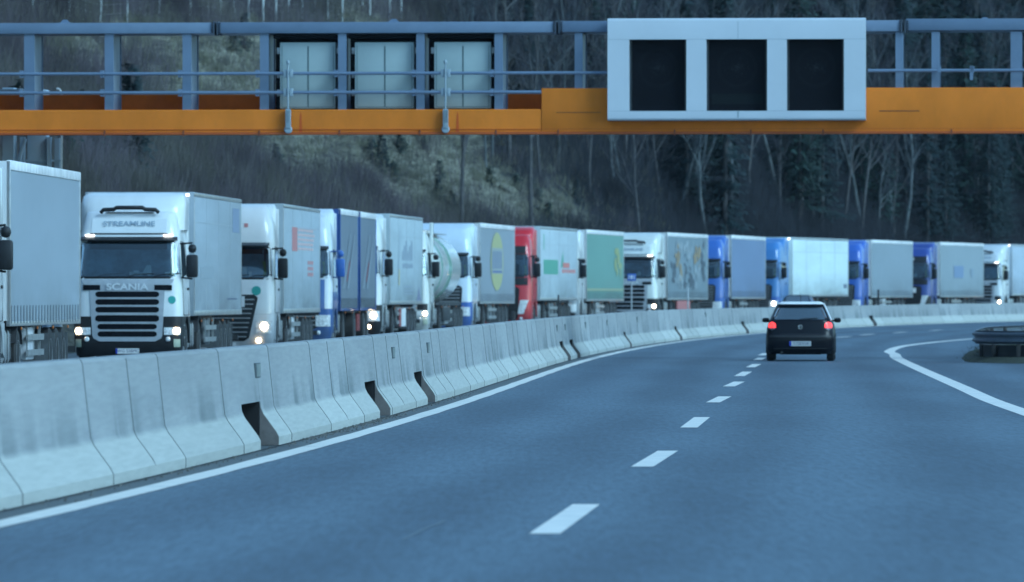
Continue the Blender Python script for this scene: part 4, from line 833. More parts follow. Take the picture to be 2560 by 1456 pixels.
# ------------------------------------------------------------------ cars
def hatchback(label, X, Y, slope, col, flip=False, lights=True, z=0.):
    t = thing('hatchback_car', label, 'car', (X, Y, z), -math.atan(slope) + (math.pi if flip else 0))
    PM = mat('car_paint_' + ('a' if not flip else 'b'), col, .35, coat=.12, spec=.2)
    S = Surf([(.17, .16), (.30, .03), (.55, 0), (.62, .015), (.70, .05), (.95, .09), (.99, .10), (1.05, .16), (1.33, .44), (1.40, .50), (1.445, .68)],
             [(.17, .76), (.28, .815), (.55, .832), (.75, .825), (.90, .79), (.99, .755), (1.33, .60), (1.40, .565), (1.445, .46)], .22, .08)
    def yb(z):   # bonnet, windscreen
        return interp([(.17, 4.05), (.5, 4.14), (.8, 4.05), (.93, 3.75), (.96, 3.2), (1.36, 2.45), (1.40, 2.3), (1.445, 1.9)], z)
    mb = MB(); body(mb, S, [.17, .22, .30, .42, .55, .615, .63, .70, .80, .90, .955, .99, 1.05, 1.12, 1.2, 1.28, 1.33, 1.37, 1.40, 1.425, 1.445], yb); bd = mb.build('body', PM, t, ang=38)
    if not flip:
        mb = MB(); S2 = Surf([(a_, b_ - .006) for a_, b_ in S.yf], [(a_, b_ + .006) for a_, b_ in S.w], .16, .06); body(mb, S2, [1.388, 1.40, 1.425, 1.447], lambda z: yb(z) + .01); mb.build('roof', mat('roof_sheen', (.85, .88, .90), .5), bd, ang=60)  # sky sheen on the black roof, painted as a pale panel
        for sx in (1,):
            mb = MB(); mb.tube([(sx * (S.W(z_) + .0), S.y(S.W(z_) - .03, z_) - .0, z_) for z_ in (1.0, 1.1, 1.2, 1.3, 1.385)], .022, 6); mb.build('pillar_highlight', mat('roof_sheen', (.85, .88, .90), .5), bd)  # highlight along the right pillar, painted as a pale strip
    # glass
    wv = rnd_ends(1.015, 1.325, lambda z: .675 - .14 * (z - 1.0) / .33, .06); mb = MB(); fpatch(mb, S, rows(1.015, 1.325, 8), lambda z: -wv(z), wv, .008, .02, 14); mb.build('rear_window', GLASS, bd, ang=60)
    mb = MB()
    for sx in (-1, 1):
        q = [(.55, 1.02), (2.95, 1.02), (2.35, 1.34), (.80, 1.34)]; xw = lambda z: sx * (S.W(z) + .004)
        mb.add([(xw(z), y, z) for y, z in q] + [(xw(z) - sx * .02, y, z) for y, z in q], [(0, 1, 2, 3), (4, 7, 6, 5), (0, 4, 5, 1), (1, 5, 6, 2), (2, 6, 7, 3), (3, 7, 4, 0)])
    mb.build('side_window', GLASS, bd, smooth=False)
    mb = MB(); mb.add([(-.66, 3.14, 1.0), (.66, 3.14, 1.0), (.54, 2.50, 1.345), (-.54, 2.50, 1.345)], [(0, 1, 2, 3)]); mb.build('windscreen', GLASS, bd, smooth=False)
    # interior hints seen through the rear window: pale shapes of seats
    mb = MB()
    for x in (-.34, .30): mb.cbox(x - .12, x + .12, .06, .075, 1.0, 1.01, .001)
    # bumper line, tailgate gap, spoiler, wiper
    mb = MB(); fpatch(mb, S, rows(.575, .635, 2), lambda z: -S.W(z) + .01, lambda z: S.W(z) - .01, .016, .03, 16); mb.build('bumper_strip', BLACK, bd)
    mb = MB(); fpatch(mb, S, rows(.30, .31, 1), -.74, .74, .006, .02, 12); fpatch(mb, S, rows(.655, .662, 1), -.50, .50, .004, .02, 12); mb.build('panel_gap', mat('gap', (.03, .035, .04), .7), bd)
    mb = MB(); fpatch(mb, S, rows(1.335, 1.385, 2), -.52, .52, .06, .10, 10); sp = mb.build('roof_spoiler', PM, bd)
    mb = MB(); mb.tube([(0, S.y(0, 1.02) - .02, 1.02), (.10, S.y(0, 1.03) - .03, 1.035), (.42, S.y(.4, 1.05) - .02, 1.05)], .009, 6); mb.build('rear_wiper', BLACK, bd)
    mb = MB(); mb.tube([(0, .85, 1.44), (0, .75, 1.62)], .008, 6); mb.box(-.01, .01, .66, .8, 1.44, 1.452); mb.build('aerial', BLACK, bd)
    # lamps
    for sx in (-1, 1):
        rm = REDLIT if lights else REDDARK
        a = MB(); lo, hi = .735, .955; wf = rnd_ends(lo + .02, hi, .092, .085); fpatch(a, S, rows(lo + .075, hi, 6), lambda z: sx * .685 - wf(z), lambda z: min(sx * .685 + wf(z), S.W(z) - .002) if sx > 0 else sx * .685 + wf(z), .014, .04, 8)
        if sx < 0: a = MB(); fpatch(a, S, rows(lo + .075, hi, 6), lambda z: max(sx * .685 - wf(z), -S.W(z) + .002), lambda z: sx * .685 + wf(z), .014, .04, 8)
        o = a.build('taillight', rm, t, ang=60)
        b = MB(); fpatch(b, S, rows(lo, lo + .07, 4), *((lambda z: .685 - wf(z), lambda z: min(.685 + wf(z), S.W(z) - .002)) if sx > 0 else (lambda z: max(-.685 - wf(z), -S.W(z) + .002), lambda z: -.685 + wf(z))), .014, .04, 8); b.build('reversing_lamp', mat('smoked_lens', (.10, .09, .11), .2, spec=.8), o)
        m_ = MB(); xo = sx * .885; m_.cbox(xo - .09, xo + .09, 2.72, 2.86, .93, 1.05, .05); m_.tube([(sx * .76, 2.82, .97), (xo, 2.8, .98)], .025, 6); m_.build('wing_mirror', PM if not flip else BLACK, t)
    # badge, plate
    b = MB(); y = S.y(0, .83) - .006; b.lathe([(-.012, .055), (0, .062)], 22, 'y', (0, y, .83)); bo = b.build('badge', mat('chrome', (.55, .57, .6), .2, metal=1), bd)
    b = MB(); b.lathe([(-.002, .048), (0, .048)], 22, 'y', (0, y - .013, .83)); b.build('badge_field', BLACK, bo)
    b = MB()
    for pts in ([(-.038, .028), (-.014, -.034), (0, .0), (.014, -.034), (.038, .028)], [(-.016, .040), (0, .008), (.016, .040)]): b.tube([(x, y - .018, .83 + z_) for x, z_ in pts], .0045, 6)
    b.build('badge_letters', mat('chrome', (.55, .57, .6), .2, metal=1), bo)
    yp = S.y(0, .42) - .02; b = MB(); b.box(-.265, .265, yp - .006, yp + .03, .365, .485); po = b.build('number_plate', mat('plate_dim', (.45, .46, .47), .45), t)
    b = MB(); b.box(-.265, -.215, yp - .0085, yp - .0065, .367, .483); b.build('plate_band', EUBLUE, po)
    if not flip: text('plate_text', 'S 728 KVA', .10, M_front(.025, yp - .008, .425), DKLET, po, .001, .0, .85)
    # wheels, underside
    for sx in (-1, 1):
        for y in (.72, 3.30):
            tm, rim = wheel_mesh(.30, .19); o = link('wheel', tm, t, (sx * .735, y, .30)); link('rim', rim, o)
            if sx < 0: o.rotation_euler = (0, 0, math.pi)
    u = MB(); u.box(-.62, .62, .5, 3.9, .20, .32); u.tube([(-.45, .05, .21), (-.45, .9, .22)], .035, 8); u.box(-.5, .5, .62, .80, .155, .20); u.build('underbody', BLACK, t)
    # black wheel-arch panels
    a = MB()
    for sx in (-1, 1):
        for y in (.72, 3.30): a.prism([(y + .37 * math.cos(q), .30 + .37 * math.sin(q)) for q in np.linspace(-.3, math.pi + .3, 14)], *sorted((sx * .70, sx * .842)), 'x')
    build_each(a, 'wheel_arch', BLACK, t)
    return t
hatchback('black hatchback with sky sheen painted on its roof and lit red tail lamps, driving away', 7.02, 190, .05, (.004, .005, .009))
oc = hatchback('dark oncoming car showing only its roof above the barrier behind the hatchback', XB(2004, 372), 372, .12, (.006, .010, .018), flip=True, lights=False, z=float(zroad(372, -5)) - .04)

oc.scale = (.9, .9, .88)

# ------------------------------------------------------------------ posts, signs behind the barrier
def post(px, Y, ztop, w, m, label, name='marker_post', cat='post', plate=None, group=None):
    X = XB(px, Y); z0 = float(g(Y)); t = thing(name, label, cat, (X, Y, z0), 0, group)
    mb = MB(); mb.cbox(-w / 2, w / 2, -.04, .04, 0, ztop - z0, min(w, .08) * .2); mb.build('post', m, t)
    if plate: q = MB(); q.cbox(-plate[0] / 2, plate[0] / 2, -.06, -.045, ztop - z0 - plate[1], ztop - z0, .004); o = q.build('sign_plate', mat('sign_blue', (.03, .11, .40), .4), t); return o
po = post(1579, 259, 2.32, .05, STEEL, 'slim pole with small blue kilometre plate behind the barrier before the cream truck', 'kilometre_sign', 'sign', (.28, .24))
text('digits', '181', .17, M_front(0, -.063, 2.32 - float(g(259)) - .12), WHITE, po, .001, .002)
post(1283, 205, 1.18, .12, DGREY, 'short grey post standing behind the barrier below the red truck')
post(1396, 230, 1.62, .05, DGREY, 'thin dark post behind the barrier below the white box with green print')
post(2196, 395, 1.9, .10, BLACK, 'thin black post at the barrier below the far grey curtain trailer')
post(1720, 290, 1.9, .05, ALU, 'thin pale post behind the barrier beside the red pallet box')

# ------------------------------------------------------------------ splitter island with crash barrier on the right
isl = [(10.9, 186.5), (11.6, 183.6), (13.2, 181), (17, 178), (24, 173), (24, 252), (19, 243), (15.6, 234), (13.2, 219), (11.6, 201)]
cl = catmull(isl + [isl[0]], 6)[:-1]; mb = MB(); n = len(cl); cx, cy = 16.5, 208
mb.add([(p[0], p[1], .003) for p in cl] + [(p[0] + (cx - p[0]) * .03, p[1] + (cy - p[1]) * .03, .13) for p in cl] + [(p[0] + (cx - p[0]) * .25, p[1] + (cy - p[1]) * .25, .24) for p in cl] + [(cx, cy, .3)],
       [(a * n + j, a * n + (j + 1) % n, (a + 1) * n + (j + 1) % n, (a + 1) * n + j) for a in (0, 1) for j in range(n)] + [(2 * n + j, 2 * n + (j + 1) % n, 3 * n) for j in range(n)])
mb.build('grass_island', GRASS, kind='structure')
mb = MB(); random.seed(3)
for _ in range(7000):
    j = random.randrange(n); f = random.random() ** .7 * .5; p = cl[j]; x, y = p[0] + (cx - p[0]) * f + random.gauss(0, .15), p[1] + (cy - p[1]) * f + random.gauss(0, .5); h = random.uniform(.03, .09); a_ = random.random() * 6
    z = min(.24, .02 + f * 2.2) - .02; mb.add([(x, y, z), (x + .02 * math.cos(a_), y + .02 * math.sin(a_), z), (x + random.gauss(0, .05), y + random.gauss(0, .05), z + h)], [(0, 1, 2)])
mb.build('grass', mat('grass_blades', (.065, .085, .050), .9, noise_=(.8, .5)), smooth=False, kind='stuff', label='short rough grass on the splitter island under the crash barrier', category='grass')
gr = thing('crash_barrier', 'dark weathered steel crash barrier curving round the grass island at the right edge', 'crash barrier', (10.9, 186, 0))
path = catmull([(26, 177.5), (20, 180.5), (14.5, 183), (12.2, 184), (11.15, 186), (11.3, 190), (12.0, 200), (13.1, 213), (15.2, 226), (18.5, 236), (24, 246)], 8)
WB = [(0, .76), (.03, .745), (.0, .72), (-.055, .70), (-.055, .655), (.0, .62), (.0, .585), (-.055, .55), (-.055, .505), (.0, .485), (.03, .46), (0, .445)]
GRM = mat('guardrail_steel', (.13, .16, .20), .5, metal=.4, noise_=(1.2, .35)); rs = []
for i, p in enumerate(path):
    d = np.array(path[min(i + 1, len(path) - 1)]) - np.array(path[max(i - 1, 0)]); d /= np.linalg.norm(d); nrm = np.array([-d[1], d[0]]) * 1.0
    rs.append([(p[0] - nrm[0] * a - 10.9, p[1] - nrm[1] * a - 186, z) for a, z in WB] + [(p[0] - nrm[0] * (a + .012) - 10.9, p[1] - nrm[1] * (a + .012) - 186, z) for a, z in WB[::-1]])
mb = MB(); mb.rings(rs); mb.build('rail', GRM, gr, ang=50)
mb = MB()
for i in range(0, len(path), 1):
    p = path[i]
for i in range(2, len(path), 4):
    p = path[i]; q = MB(); x, y = p[0] - 10.9 + .16, p[1] - 186 + .16; q.cbox(x - .05, x + .05, y - .05, y + .05, 0, .72, .01); q.build('post', DGREY, gr)
tk_ = MB(); tk_.rings([[(p[0] + .18 - 10.9, p[1] + .3 - 186, z) for z in (.06,)] + [(p[0] + .30 - 10.9, p[1] + .34 - 186, .06), (p[0] + .30 - 10.9, p[1] + .34 - 186, .42), (p[0] + .18 - 10.9, p[1] + .3 - 186, .42)] for p in path]); tk_.build('spacer_beam', mat('beam_dark', (.025, .03, .035), .7), gr)

# ------------------------------------------------------------------ hillside
def hill_z(x, y):
    Y0, u = Yu(x, y); v = -u - 16.
    b = zroad(Y0, -15.)
    w = np.clip(v, 0, None)
    z = b + .78 * np.minimum(w, 34) + .62 * np.clip(w - 34, 0, None) - 1.2 * (1 - np.exp(-w / 1.5)) * 0
    a = np.clip(w / 9, 0, 1)
    z += a * (1.1 * np.sin(Y0 * .115 + w * .22) + .8 * np.sin(Y0 * .31 - w * .17 + 1.3) + .45 * np.sin(Y0 * .73 + w * .5) + .25 * np.sin(Y0 * 1.9 + w * 1.3 + .6) + .22 * np.sin(w * 1.7 + Y0 * .4))
    return np.where(v < 0, b - .03, z)
def hit(px, py):
    px, py = np.atleast_1d(np.asarray(px, float)), np.atleast_1d(np.asarray(py, float))
    sl, st_ = (px - 1280) / F, (HZ - py) / F; Yc = np.arange(150., 800., 1.)
    YY = Yc[None, :]; X = sl[:, None] * YY; Z = 1.6 + st_[:, None] * YY
    H = hill_z(X, np.broadcast_to(YY, X.shape)); _, u = Yu(X, np.broadcast_to(YY, X.shape)); ok = (H > Z) & (u < -15); i = np.argmax(ok, 1); found = ok.any(1)
    Yh = Yc[i]; return sl * Yh, Yh, hill_z(sl * Yh, Yh), found
tv = np.concatenate([np.arange(90, 230, 4.), np.arange(230, 600, 1.2), np.arange(600, 820, 6.)]); vv = np.concatenate([np.arange(0, 40, .9), np.arange(40, 150, 5.)])
TT, VV = np.meshgrid(tv, vv, indexing='ij'); hx, hy = P(TT, -16 - VV); hz_ = hill_z(hx, hy); rg_ = np.random.default_rng(3)
hz_ = hz_ + rg_.normal(0, .10, hz_.shape) * (VV > 1); v = np.stack([hx, hy, hz_], -1).reshape(-1, 3); n = len(vv)
i = np.arange(len(tv) - 1)[:, None] * n + np.arange(n - 1)[None, :]; f = np.stack([i, i + n, i + n + 1, i + 1], -1).reshape(-1, 4)
def hillmat():
    m = bpy.data.materials.new('hillside'); m.use_nodes = True; n, l = m.node_tree.nodes, m.node_tree.links; b = n['Principled BSDF']; tc = n.new('ShaderNodeTexCoord')
    def nz(scale, s, rot=(0, 0, 0), det=8, rough=.65):
        mp = n.new('ShaderNodeMapping'); mp.inputs['Scale'].default_value = s; mp.inputs['Rotation'].default_value = rot; l.new(tc.outputs['Object'], mp.inputs[0])
        t = n.new('ShaderNodeTexNoise'); t.inputs['Scale'].default_value = scale; t.inputs['Detail'].default_value = det; t.inputs['Roughness'].default_value = rough; l.new(mp.outputs[0], t.inputs[0]); return t
    big = nz(.16, (1, .6, 1.3), (0, R(35), 0)); mid = nz(1.3, (.45, .5, 2.6), (0, R(38), 0)); fine = nz(6, (.5, .6, 2.0), (0, R(38), 0))
    r1 = n.new('ShaderNodeValToRGB'); e = r1.color_ramp.elements; e[0].position = .36; e[0].color = (.060, .062, .060, 1); e[1].position = .64; e[1].color = (.34, .335, .27, 1); x = e.new(.49); x.color = (.21, .207, .165, 1)
    mx = n.new('ShaderNodeMix'); mx.inputs[0].default_value = .68; l.new(big.outputs[0], mx.inputs[2]); l.new(mid.outputs[0], mx.inputs[3]); l.new(mx.outputs[0], r1.inputs[0])
    m2 = n.new('ShaderNodeMix'); m2.data_type = 'RGBA'; m2.blend_type = 'MULTIPLY'; m2.inputs[0].default_value = 1; rf = n.new('ShaderNodeValToRGB'); rf.color_ramp.elements[0].position = .35; rf.color_ramp.elements[0].color = (.45, .45, .45, 1); rf.color_ramp.elements[1].position = .65; rf.color_ramp.elements[1].color = (1.25, 1.25, 1.25, 1)
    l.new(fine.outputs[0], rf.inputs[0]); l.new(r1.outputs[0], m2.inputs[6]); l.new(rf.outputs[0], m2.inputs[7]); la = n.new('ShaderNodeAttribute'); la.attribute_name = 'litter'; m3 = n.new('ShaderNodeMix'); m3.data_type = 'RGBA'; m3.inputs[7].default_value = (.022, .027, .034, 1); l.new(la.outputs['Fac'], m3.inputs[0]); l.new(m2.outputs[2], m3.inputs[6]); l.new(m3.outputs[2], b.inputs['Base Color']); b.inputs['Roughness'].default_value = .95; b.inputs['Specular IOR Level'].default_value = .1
    bm_ = n.new('ShaderNodeBump'); bm_.inputs['Strength'].default_value = .9; bm_.inputs['Distance'].default_value = .5; l.new(mid.outputs[0], bm_.inputs['Height']); l.new(bm_.outputs[0], b.inputs['Normal'])
    return m
ROCK = [[(90, 80), (700, 80), (1010, 60), (1200, 340), (1300, 450), (1440, 520), (1590, 590), (1400, 590), (1150, 550), (900, 490), (680, 440), (560, 345), (300, 200), (100, 180)]]
def inside(x, y, poly):
    c = False
    for (x1, y1), (x2, y2) in zip(poly, poly[1:] + poly[:1]):
        if (y1 > y) != (y2 > y) and x < (x2 - x1) * (y - y1) / (y2 - y1) + x1: c = not c
    return c
def rocky(x, y): return inside(x + 35 * math.sin(y * .05) + 25 * math.sin(y * .11 + x * .01), y + 22 * math.sin(x * .023), ROCK[0])
me = bpy.data.meshes.new('hillside'); me.from_pydata(v.tolist(), [], f.tolist()); me.materials.append(hillmat())
# leaf litter and humus cover the ground wherever the wood grows (east of the bare scree)
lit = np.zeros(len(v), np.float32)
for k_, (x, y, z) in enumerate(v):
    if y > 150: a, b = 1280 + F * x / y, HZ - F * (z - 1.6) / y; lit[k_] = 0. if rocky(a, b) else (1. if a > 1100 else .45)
at_ = me.attributes.new('litter', 'FLOAT', 'POINT'); at_.data.foreach_set('value', lit); me.shade_smooth(); link('hillside', me, kind='structure')

# ------------------------------------------------------------------ vegetation
NEED = [mat('needles_a', (.012, .032, .036), .8, noise_=(.5, .5)), mat('needles_b', (.014, .042, .036), .8, noise_=(.5, .5)), mat('needles_c', (.007, .020, .030), .8, noise_=(.5, .5))]
BARK = mat('bark_dark', (.085, .085, .09), .9, noise_=(3, .4)); BIRCH = mat('bark_pale', (.105, .125, .135), .8, noise_=(2.2, .6), streak=(1, 1, .6)); TWIG = mat('twigs', (.048, .050, .068), .9, noise_=(.8, .4)); TWIG2 = mat('twigs_pale', (.095, .105, .12), .9, noise_=(.8, .4))
def npmesh(name, V, Fc, m):
    me = bpy.data.meshes.new(name); me.from_pydata(np.asarray(V).tolist(), [], np.asarray(Fc).tolist()); me.materials.append(m); return me
def conifer_mesh(seed, H, Rb, m):
    r = random.Random(seed); V, Fc = [], []
    nl = int(H * 4.6)
    for a in range(nl):
        f = a / nl; z = H * (.08 + .92 * f); rad = Rb * (1 - f) ** .85 * r.uniform(.7, 1.15) + .12
        for b in range(r.randint(6, 9)):
            if r.random() < .12: continue
            t = r.random() * 6.283; z = H * (.08 + .92 * f) + r.gauss(0, .22); L = rad * r.uniform(.5, 1.15); ns = max(3, int(L / .28)); dz = -r.uniform(.1, .35)
            for s in range(ns):
                q = (s + .6) / ns; x, y, zz = L * q * math.cos(t), L * q * math.sin(t), z + dz * L * q + .14 * L * q * q
                w = .27 * (1.15 - q * .6) * r.uniform(.7, 1.3)
                for k_ in range(2):
                    if r.random() < .2: continue
                    ta = t + r.uniform(-1.1, 1.1); tb = ta + 1.57; d = r.uniform(-.8, .15); i0 = len(V)
                    V += [(x, y, zz), (x + w * math.cos(ta) + .3 * w * math.cos(tb), y + w * math.sin(ta) + .3 * w * math.sin(tb), zz + d * w), (x + 1.7 * w * math.cos(ta), y + 1.7 * w * math.sin(ta), zz + 1.9 * d * w), (x + w * math.cos(ta) - .3 * w * math.cos(tb), y + w * math.sin(ta) - .3 * w * math.sin(tb), zz + d * w - .05)]
                    Fc.append((i0, i0 + 1, i0 + 2, i0 + 3))
    return npmesh('crown', V, Fc, m)
def trunk_mesh(H, r0, m, seed=0):
    r = random.Random(seed); mb = MB(); mb.tube([(r.gauss(0, .02) * i * .4, r.gauss(0, .02) * i * .4, H * i / 7) for i in range(8)], r0, 7, r0 * .15); return mb.mesh('trunk', m)
CON = [(conifer_mesh(i, H, Rb, NEED[i % 3]), trunk_mesh(H, .16, BARK, i), H) for i, (H, Rb) in enumerate([(13, 2.3), (15, 2.6), (11, 2.1), (14, 1.9), (9, 1.9)])]
YCON = [(conifer_mesh(20 + i, H, Rb, NEED[i % 2 + (0 if i else 1)]), trunk_mesh(H, .06, BARK, i), H) for i, (H, Rb) in enumerate([(2.6, .9), (1.9, .9), (3.4, 1.1)])]
def place_tree(pair, x, y, z, sc_, name, label, cat, group, crown='crown'):
    t = thing(name, label, cat, (x, y, z - .15), random.random() * 6.28, group); t.scale = (sc_, sc_, sc_ * random.uniform(.92, 1.1)); link(crown, pair[0], t); link('trunk', pair[1], t); return t
def bare_tree_meshes(seed, H, tw, bark, lean=.08, dens=1.0):
    r = random.Random(seed); tr = MB(); br = MB(); V, Fc = [], []
    def strand(p, q, w):
        i0 = len(V); d = (q - p); s_ = Vector((d.y, -d.x, .3 * d.x)).normalized() * w; V.extend([(p - s_)[:], (p + s_)[:], q[:]]); Fc.append((i0, i0 + 1, i0 + 2))
    def grow(p, d, L, w, dep):
        k_ = 4; pts = [p]; 
        for i in range(k_): d = (d + Vector((r.gauss(0, .10), r.gauss(0, .10), .05 + r.gauss(0, .05)))).normalized(); p = p + d * L / k_; pts.append(p)
        (tr if dep == 0 else br).tube(pts, w, 5 if dep else 7, w * (.35 if dep == 0 else .3))
        nb = int((9 if dep == 0 else 5) * dens) if dep < 2 else 0
        for i in range(nb):
            f = r.uniform(.28 if dep == 0 else .15, 1); a = pts[min(int(f * k_), k_ - 1)]; b = pts[min(int(f * k_) + 1, k_)]; q = a.lerp(b, f * k_ % 1)
            nd = (d * r.uniform(.6, 1.1) + Vector((r.gauss(0, .55), r.gauss(0, .55), r.uniform(.0, .4)))).normalized(); grow(q, nd, L * r.uniform(.32, .55) * (1.15 - f * .4), w * .42, dep + 1)
        if dep >= 1:
            for i in range(int((16 if dep == 2 else 12) * dens)):
                f = r.uniform(.1, 1); a = pts[min(int(f * k_), k_ - 1)]; b = pts[min(int(f * k_) + 1, k_)]; q = a.lerp(b, f * k_ % 1); nd = (d * .8 + Vector((r.gauss(0, .5), r.gauss(0, .5), r.uniform(-.1, .5)))).normalized()
                e_ = q + nd * r.uniform(.3, .95) * (H / 9); strand(q, e_, .010); strand(q.lerp(e_, .4), q.lerp(e_, .4) + (nd + Vector((r.gauss(0, .5), r.gauss(0, .5), .1))) * .4, .008)
    grow(Vector((0, 0, 0)), Vector((r.uniform(-lean, lean) * 2, r.uniform(-lean, lean), 1)).normalized(), H, .035 + H * .0085, 0)
    b0 = len(br.v); br.v += V; br.f += [[j + b0 for j in f_] for f_ in Fc]; br.mi += [1] * len(Fc)
    return (br.mesh('branches', [bark, tw], smooth=False), tr.mesh('trunk', bark), H)
BARE = [bare_tree_meshes(40 + i, H, TWIG, BIRCH if i % 2 else BARK, .10) for i, H in enumerate([9, 11, 8, 10, 12, 7])]
PALE = [bare_tree_meshes(60 + i, H, TWIG2, BIRCH, .14) for i, H in enumerate([11, 9, 12])]
random.seed(17)
# brush: uncountable bare scrub at the foot of the slope and through the wood
def scrub_density(x, y):
    if rocky(x, y): return .05 + .25 * (noise.noise(Vector((x * .008, y * .012, 3))) > .22)
    return .95 if x < 1600 else .8
pxs = np.array([random.uniform(-120, 2700) for _ in range(22000)]); pys = np.array([random.uniform(-60, 640) for _ in range(22000)])
X_, Y_, Z_, ok = hit(pxs, pys)
V, Fc = [], []; V2, F2 = [], []; V3, F3 = [], []
for a, b, x, y, z, o in zip(pxs, pys, X_, Y_, Z_, ok):
    if not o or random.random() > scrub_density(a, b): continue
    h = random.uniform(.7, 2.1); VV_, FF = (V, Fc) if noise.noise(Vector((x * .35, y * .2, z * .5))) + random.gauss(0, .12) < .12 else (V2, F2)
    if a > 1150 and not rocky(a, b) and random.random() < min(1, .45 + (a - 1150) / 700): VV_, FF = V3, F3
    w_s = 1; y += random.uniform(-1, 1); 
    for _ in range(18):
        q = h * random.uniform(.3, 1); dx, dy = random.gauss(0, .26) * q, random.gauss(0, .42) * q; x0, y0 = x + random.gauss(0, .45), y + random.gauss(0, .4); w = random.uniform(.004, .010); i0 = len(VV_)
        VV_ += [(x0 - w, y0, z - .1), (x0 + w, y0, z - .1), (x0 + dx * .5 + w * .7, y0 + dy * .4, z + q * .55), (x0 + dx * .5 - w * .7, y0 + dy * .4, z + q * .55), (x0 + dx, y0 + dy, z + q)]; FF += [(i0, i0 + 1, i0 + 2, i0 + 3), (i0 + 3, i0 + 2, i0 + 4)]
def npj(name, V, Fc, m, **kw): me = bpy.data.meshes.new(name); me.from_pydata(V, [], Fc); me.materials.append(m); return link(name, me, **kw)
npj('scrub', V, Fc, mat('scrub_purple', (.105, .092, .108), .95, noise_=(.35, .7)), kind='stuff', label='bare purplish brown scrub covering the foot of the slope', category='scrub')
npj('undergrowth', V3, F3, mat('undergrowth_dark', (.030, .034, .044), .95, noise_=(.25, .6)), kind='stuff', label='dark leafless undergrowth between the trees of the wood', category='undergrowth')
npj('dry_grass', V2, F2, mat('scrub_straw', (.120, .116, .105), .95, noise_=(.3, .5)), kind='stuff', label='pale dry stalks and grass scattered over the slope', category='dry grass')
# tufts on the rocky band
V, Fc = [], []; pxs = np.array([random.uniform(-60, 1650) for _ in range(5200)]); pys = np.array([random.uniform(60, 600) for _ in range(5200)]); X_, Y_, Z_, ok = hit(pxs, pys)
for x, y, z, o in zip(X_, Y_, Z_, ok):
    if not o: continue
    if random.random() < .35: continue
    for _ in range(9):
        q = random.uniform(.12, .42); i0 = len(V); x0, y0 = x + random.gauss(0, .25), y + random.gauss(0, .25); V += [(x0 - .02, y0, z - .1), (x0 + .02, y0, z - .1), (x0 + random.gauss(.05, .12), y0 - .1, z + q)]; Fc.append((i0, i0 + 1, i0 + 2))
npj('grass_tufts', V, Fc, mat('tuft', (.20, .20, .15), .95, noise_=(.3, .5)), kind='stuff', label='short straw coloured grass tufts on the rocky slope', category='grass')
# rocks on the scree
mb = MB(); rr = random.Random(5)
for _ in range(260):
    a, b = rr.uniform(560, 1500), rr.uniform(300, 590)
    if not rocky(a, b): continue
    x, y, z, o = (float(q[0]) for q in hit(a, b)); s_ = rr.uniform(.05, .20); bm = bmesh.new(); bmesh.ops.create_icosphere(bm, subdivisions=1, radius=s_)
    for v_ in bm.verts: v_.co = Vector((v_.co.x * rr.uniform(.7, 1.4), v_.co.y, v_.co.z * rr.uniform(.4, .9))) + Vector((x, y, z))
    bm.verts.index_update(); mb.add([v_.co[:] for v_ in bm.verts], [[q.index for q in f_.verts] for f_ in bm.faces]); bm.free()
mb.build('scree', mat('rock', (.17, .17, .15), .9, noise_=(1.2, .5)), smooth=False, kind='stuff', label='pale broken rock lying on the bare slope', category='rocks')
# conifers: the dense dark stand on the right and along the top
spots = []
for _ in range(900):
    a, b = random.uniform(1180, 2720), random.uniform(-120, 640)
    p = .6 if a > 2260 else (.35 if a > 1600 else (.30 if b < 120 else .12))
    if b < 60 and a > 1000: p = max(p, .5)
    if a < 1640 and b > 200: p = .06
    if rocky(a, b): p = 0
    if 1600 < a < 2250 and b > 150: p = .08
    if random.random() < p: spots.append((a, b))
for a, b in [(30, -30), (640, -40), (1060, 0), (1130, 20), (60, 420), (150, 415), (210, 400), (330, 380), (345, 470)]: spots.append((a, b))
sx_, sy_ = zip(*spots); X_, Y_, Z_, ok = hit(sx_, sy_); kept = []
for a, b, x, y, z, o in zip(sx_, sy_, X_, Y_, Z_, ok):
    if not o or len(kept) > 215 or any((x - q[0]) ** 2 + ((y - q[1]) * .7) ** 2 < (2.1 if a > 2200 else 2.8) for q in kept): continue
    kept.append((x, y))
    small = a < 1180
    pr = random.choice(CON) if not small else random.choice(YCON); s_ = random.uniform(.6, 1.05) if not small else random.uniform(.7, 1.1)
    lab = 'small dark spruce on the scrubby slope behind the leftmost trucks' if small and b > 300 else ('dark young spruce along the top of the slope above the gantry' if small else ('dark spruce in the dense stand behind the far trucks at the right' if a > 2200 else ('dark spruce standing among the bare trees right of the rocky slope' if b > 340 else 'dark spruce on the upper slope above the gantry right of the rock')))
    place_tree(pr, x, y, z, s_, 'spruce_tree', lab, 'tree', 'spruces on the hillside')
for q, (a, b) in enumerate([(700, 445), (930, 400), (955, 430), (985, 455), (965, 475), (1095, 520), (1100, 445), (1060, 385), (1040, 365), (1330, 480), (1345, 500), (1440, 505), (1000, 400), (1225, 460), (610, 118), (585, 110), (1290, 470), (1130, 530), (1370, 540), (1480, 520), (690, 420)]):
    x, y, z, o = (float(w_[0]) for w_ in hit(a, b + 12)); place_tree(YCON[q % 3], x, y, z, random.uniform(.32, .55), 'young_spruce', 'young green spruce bush growing alone on the pale rocky slope' if a < 1200 else 'young green spruce bush at the foot of the slope above the middle trucks', 'young tree', 'young spruces on the rocky slope')
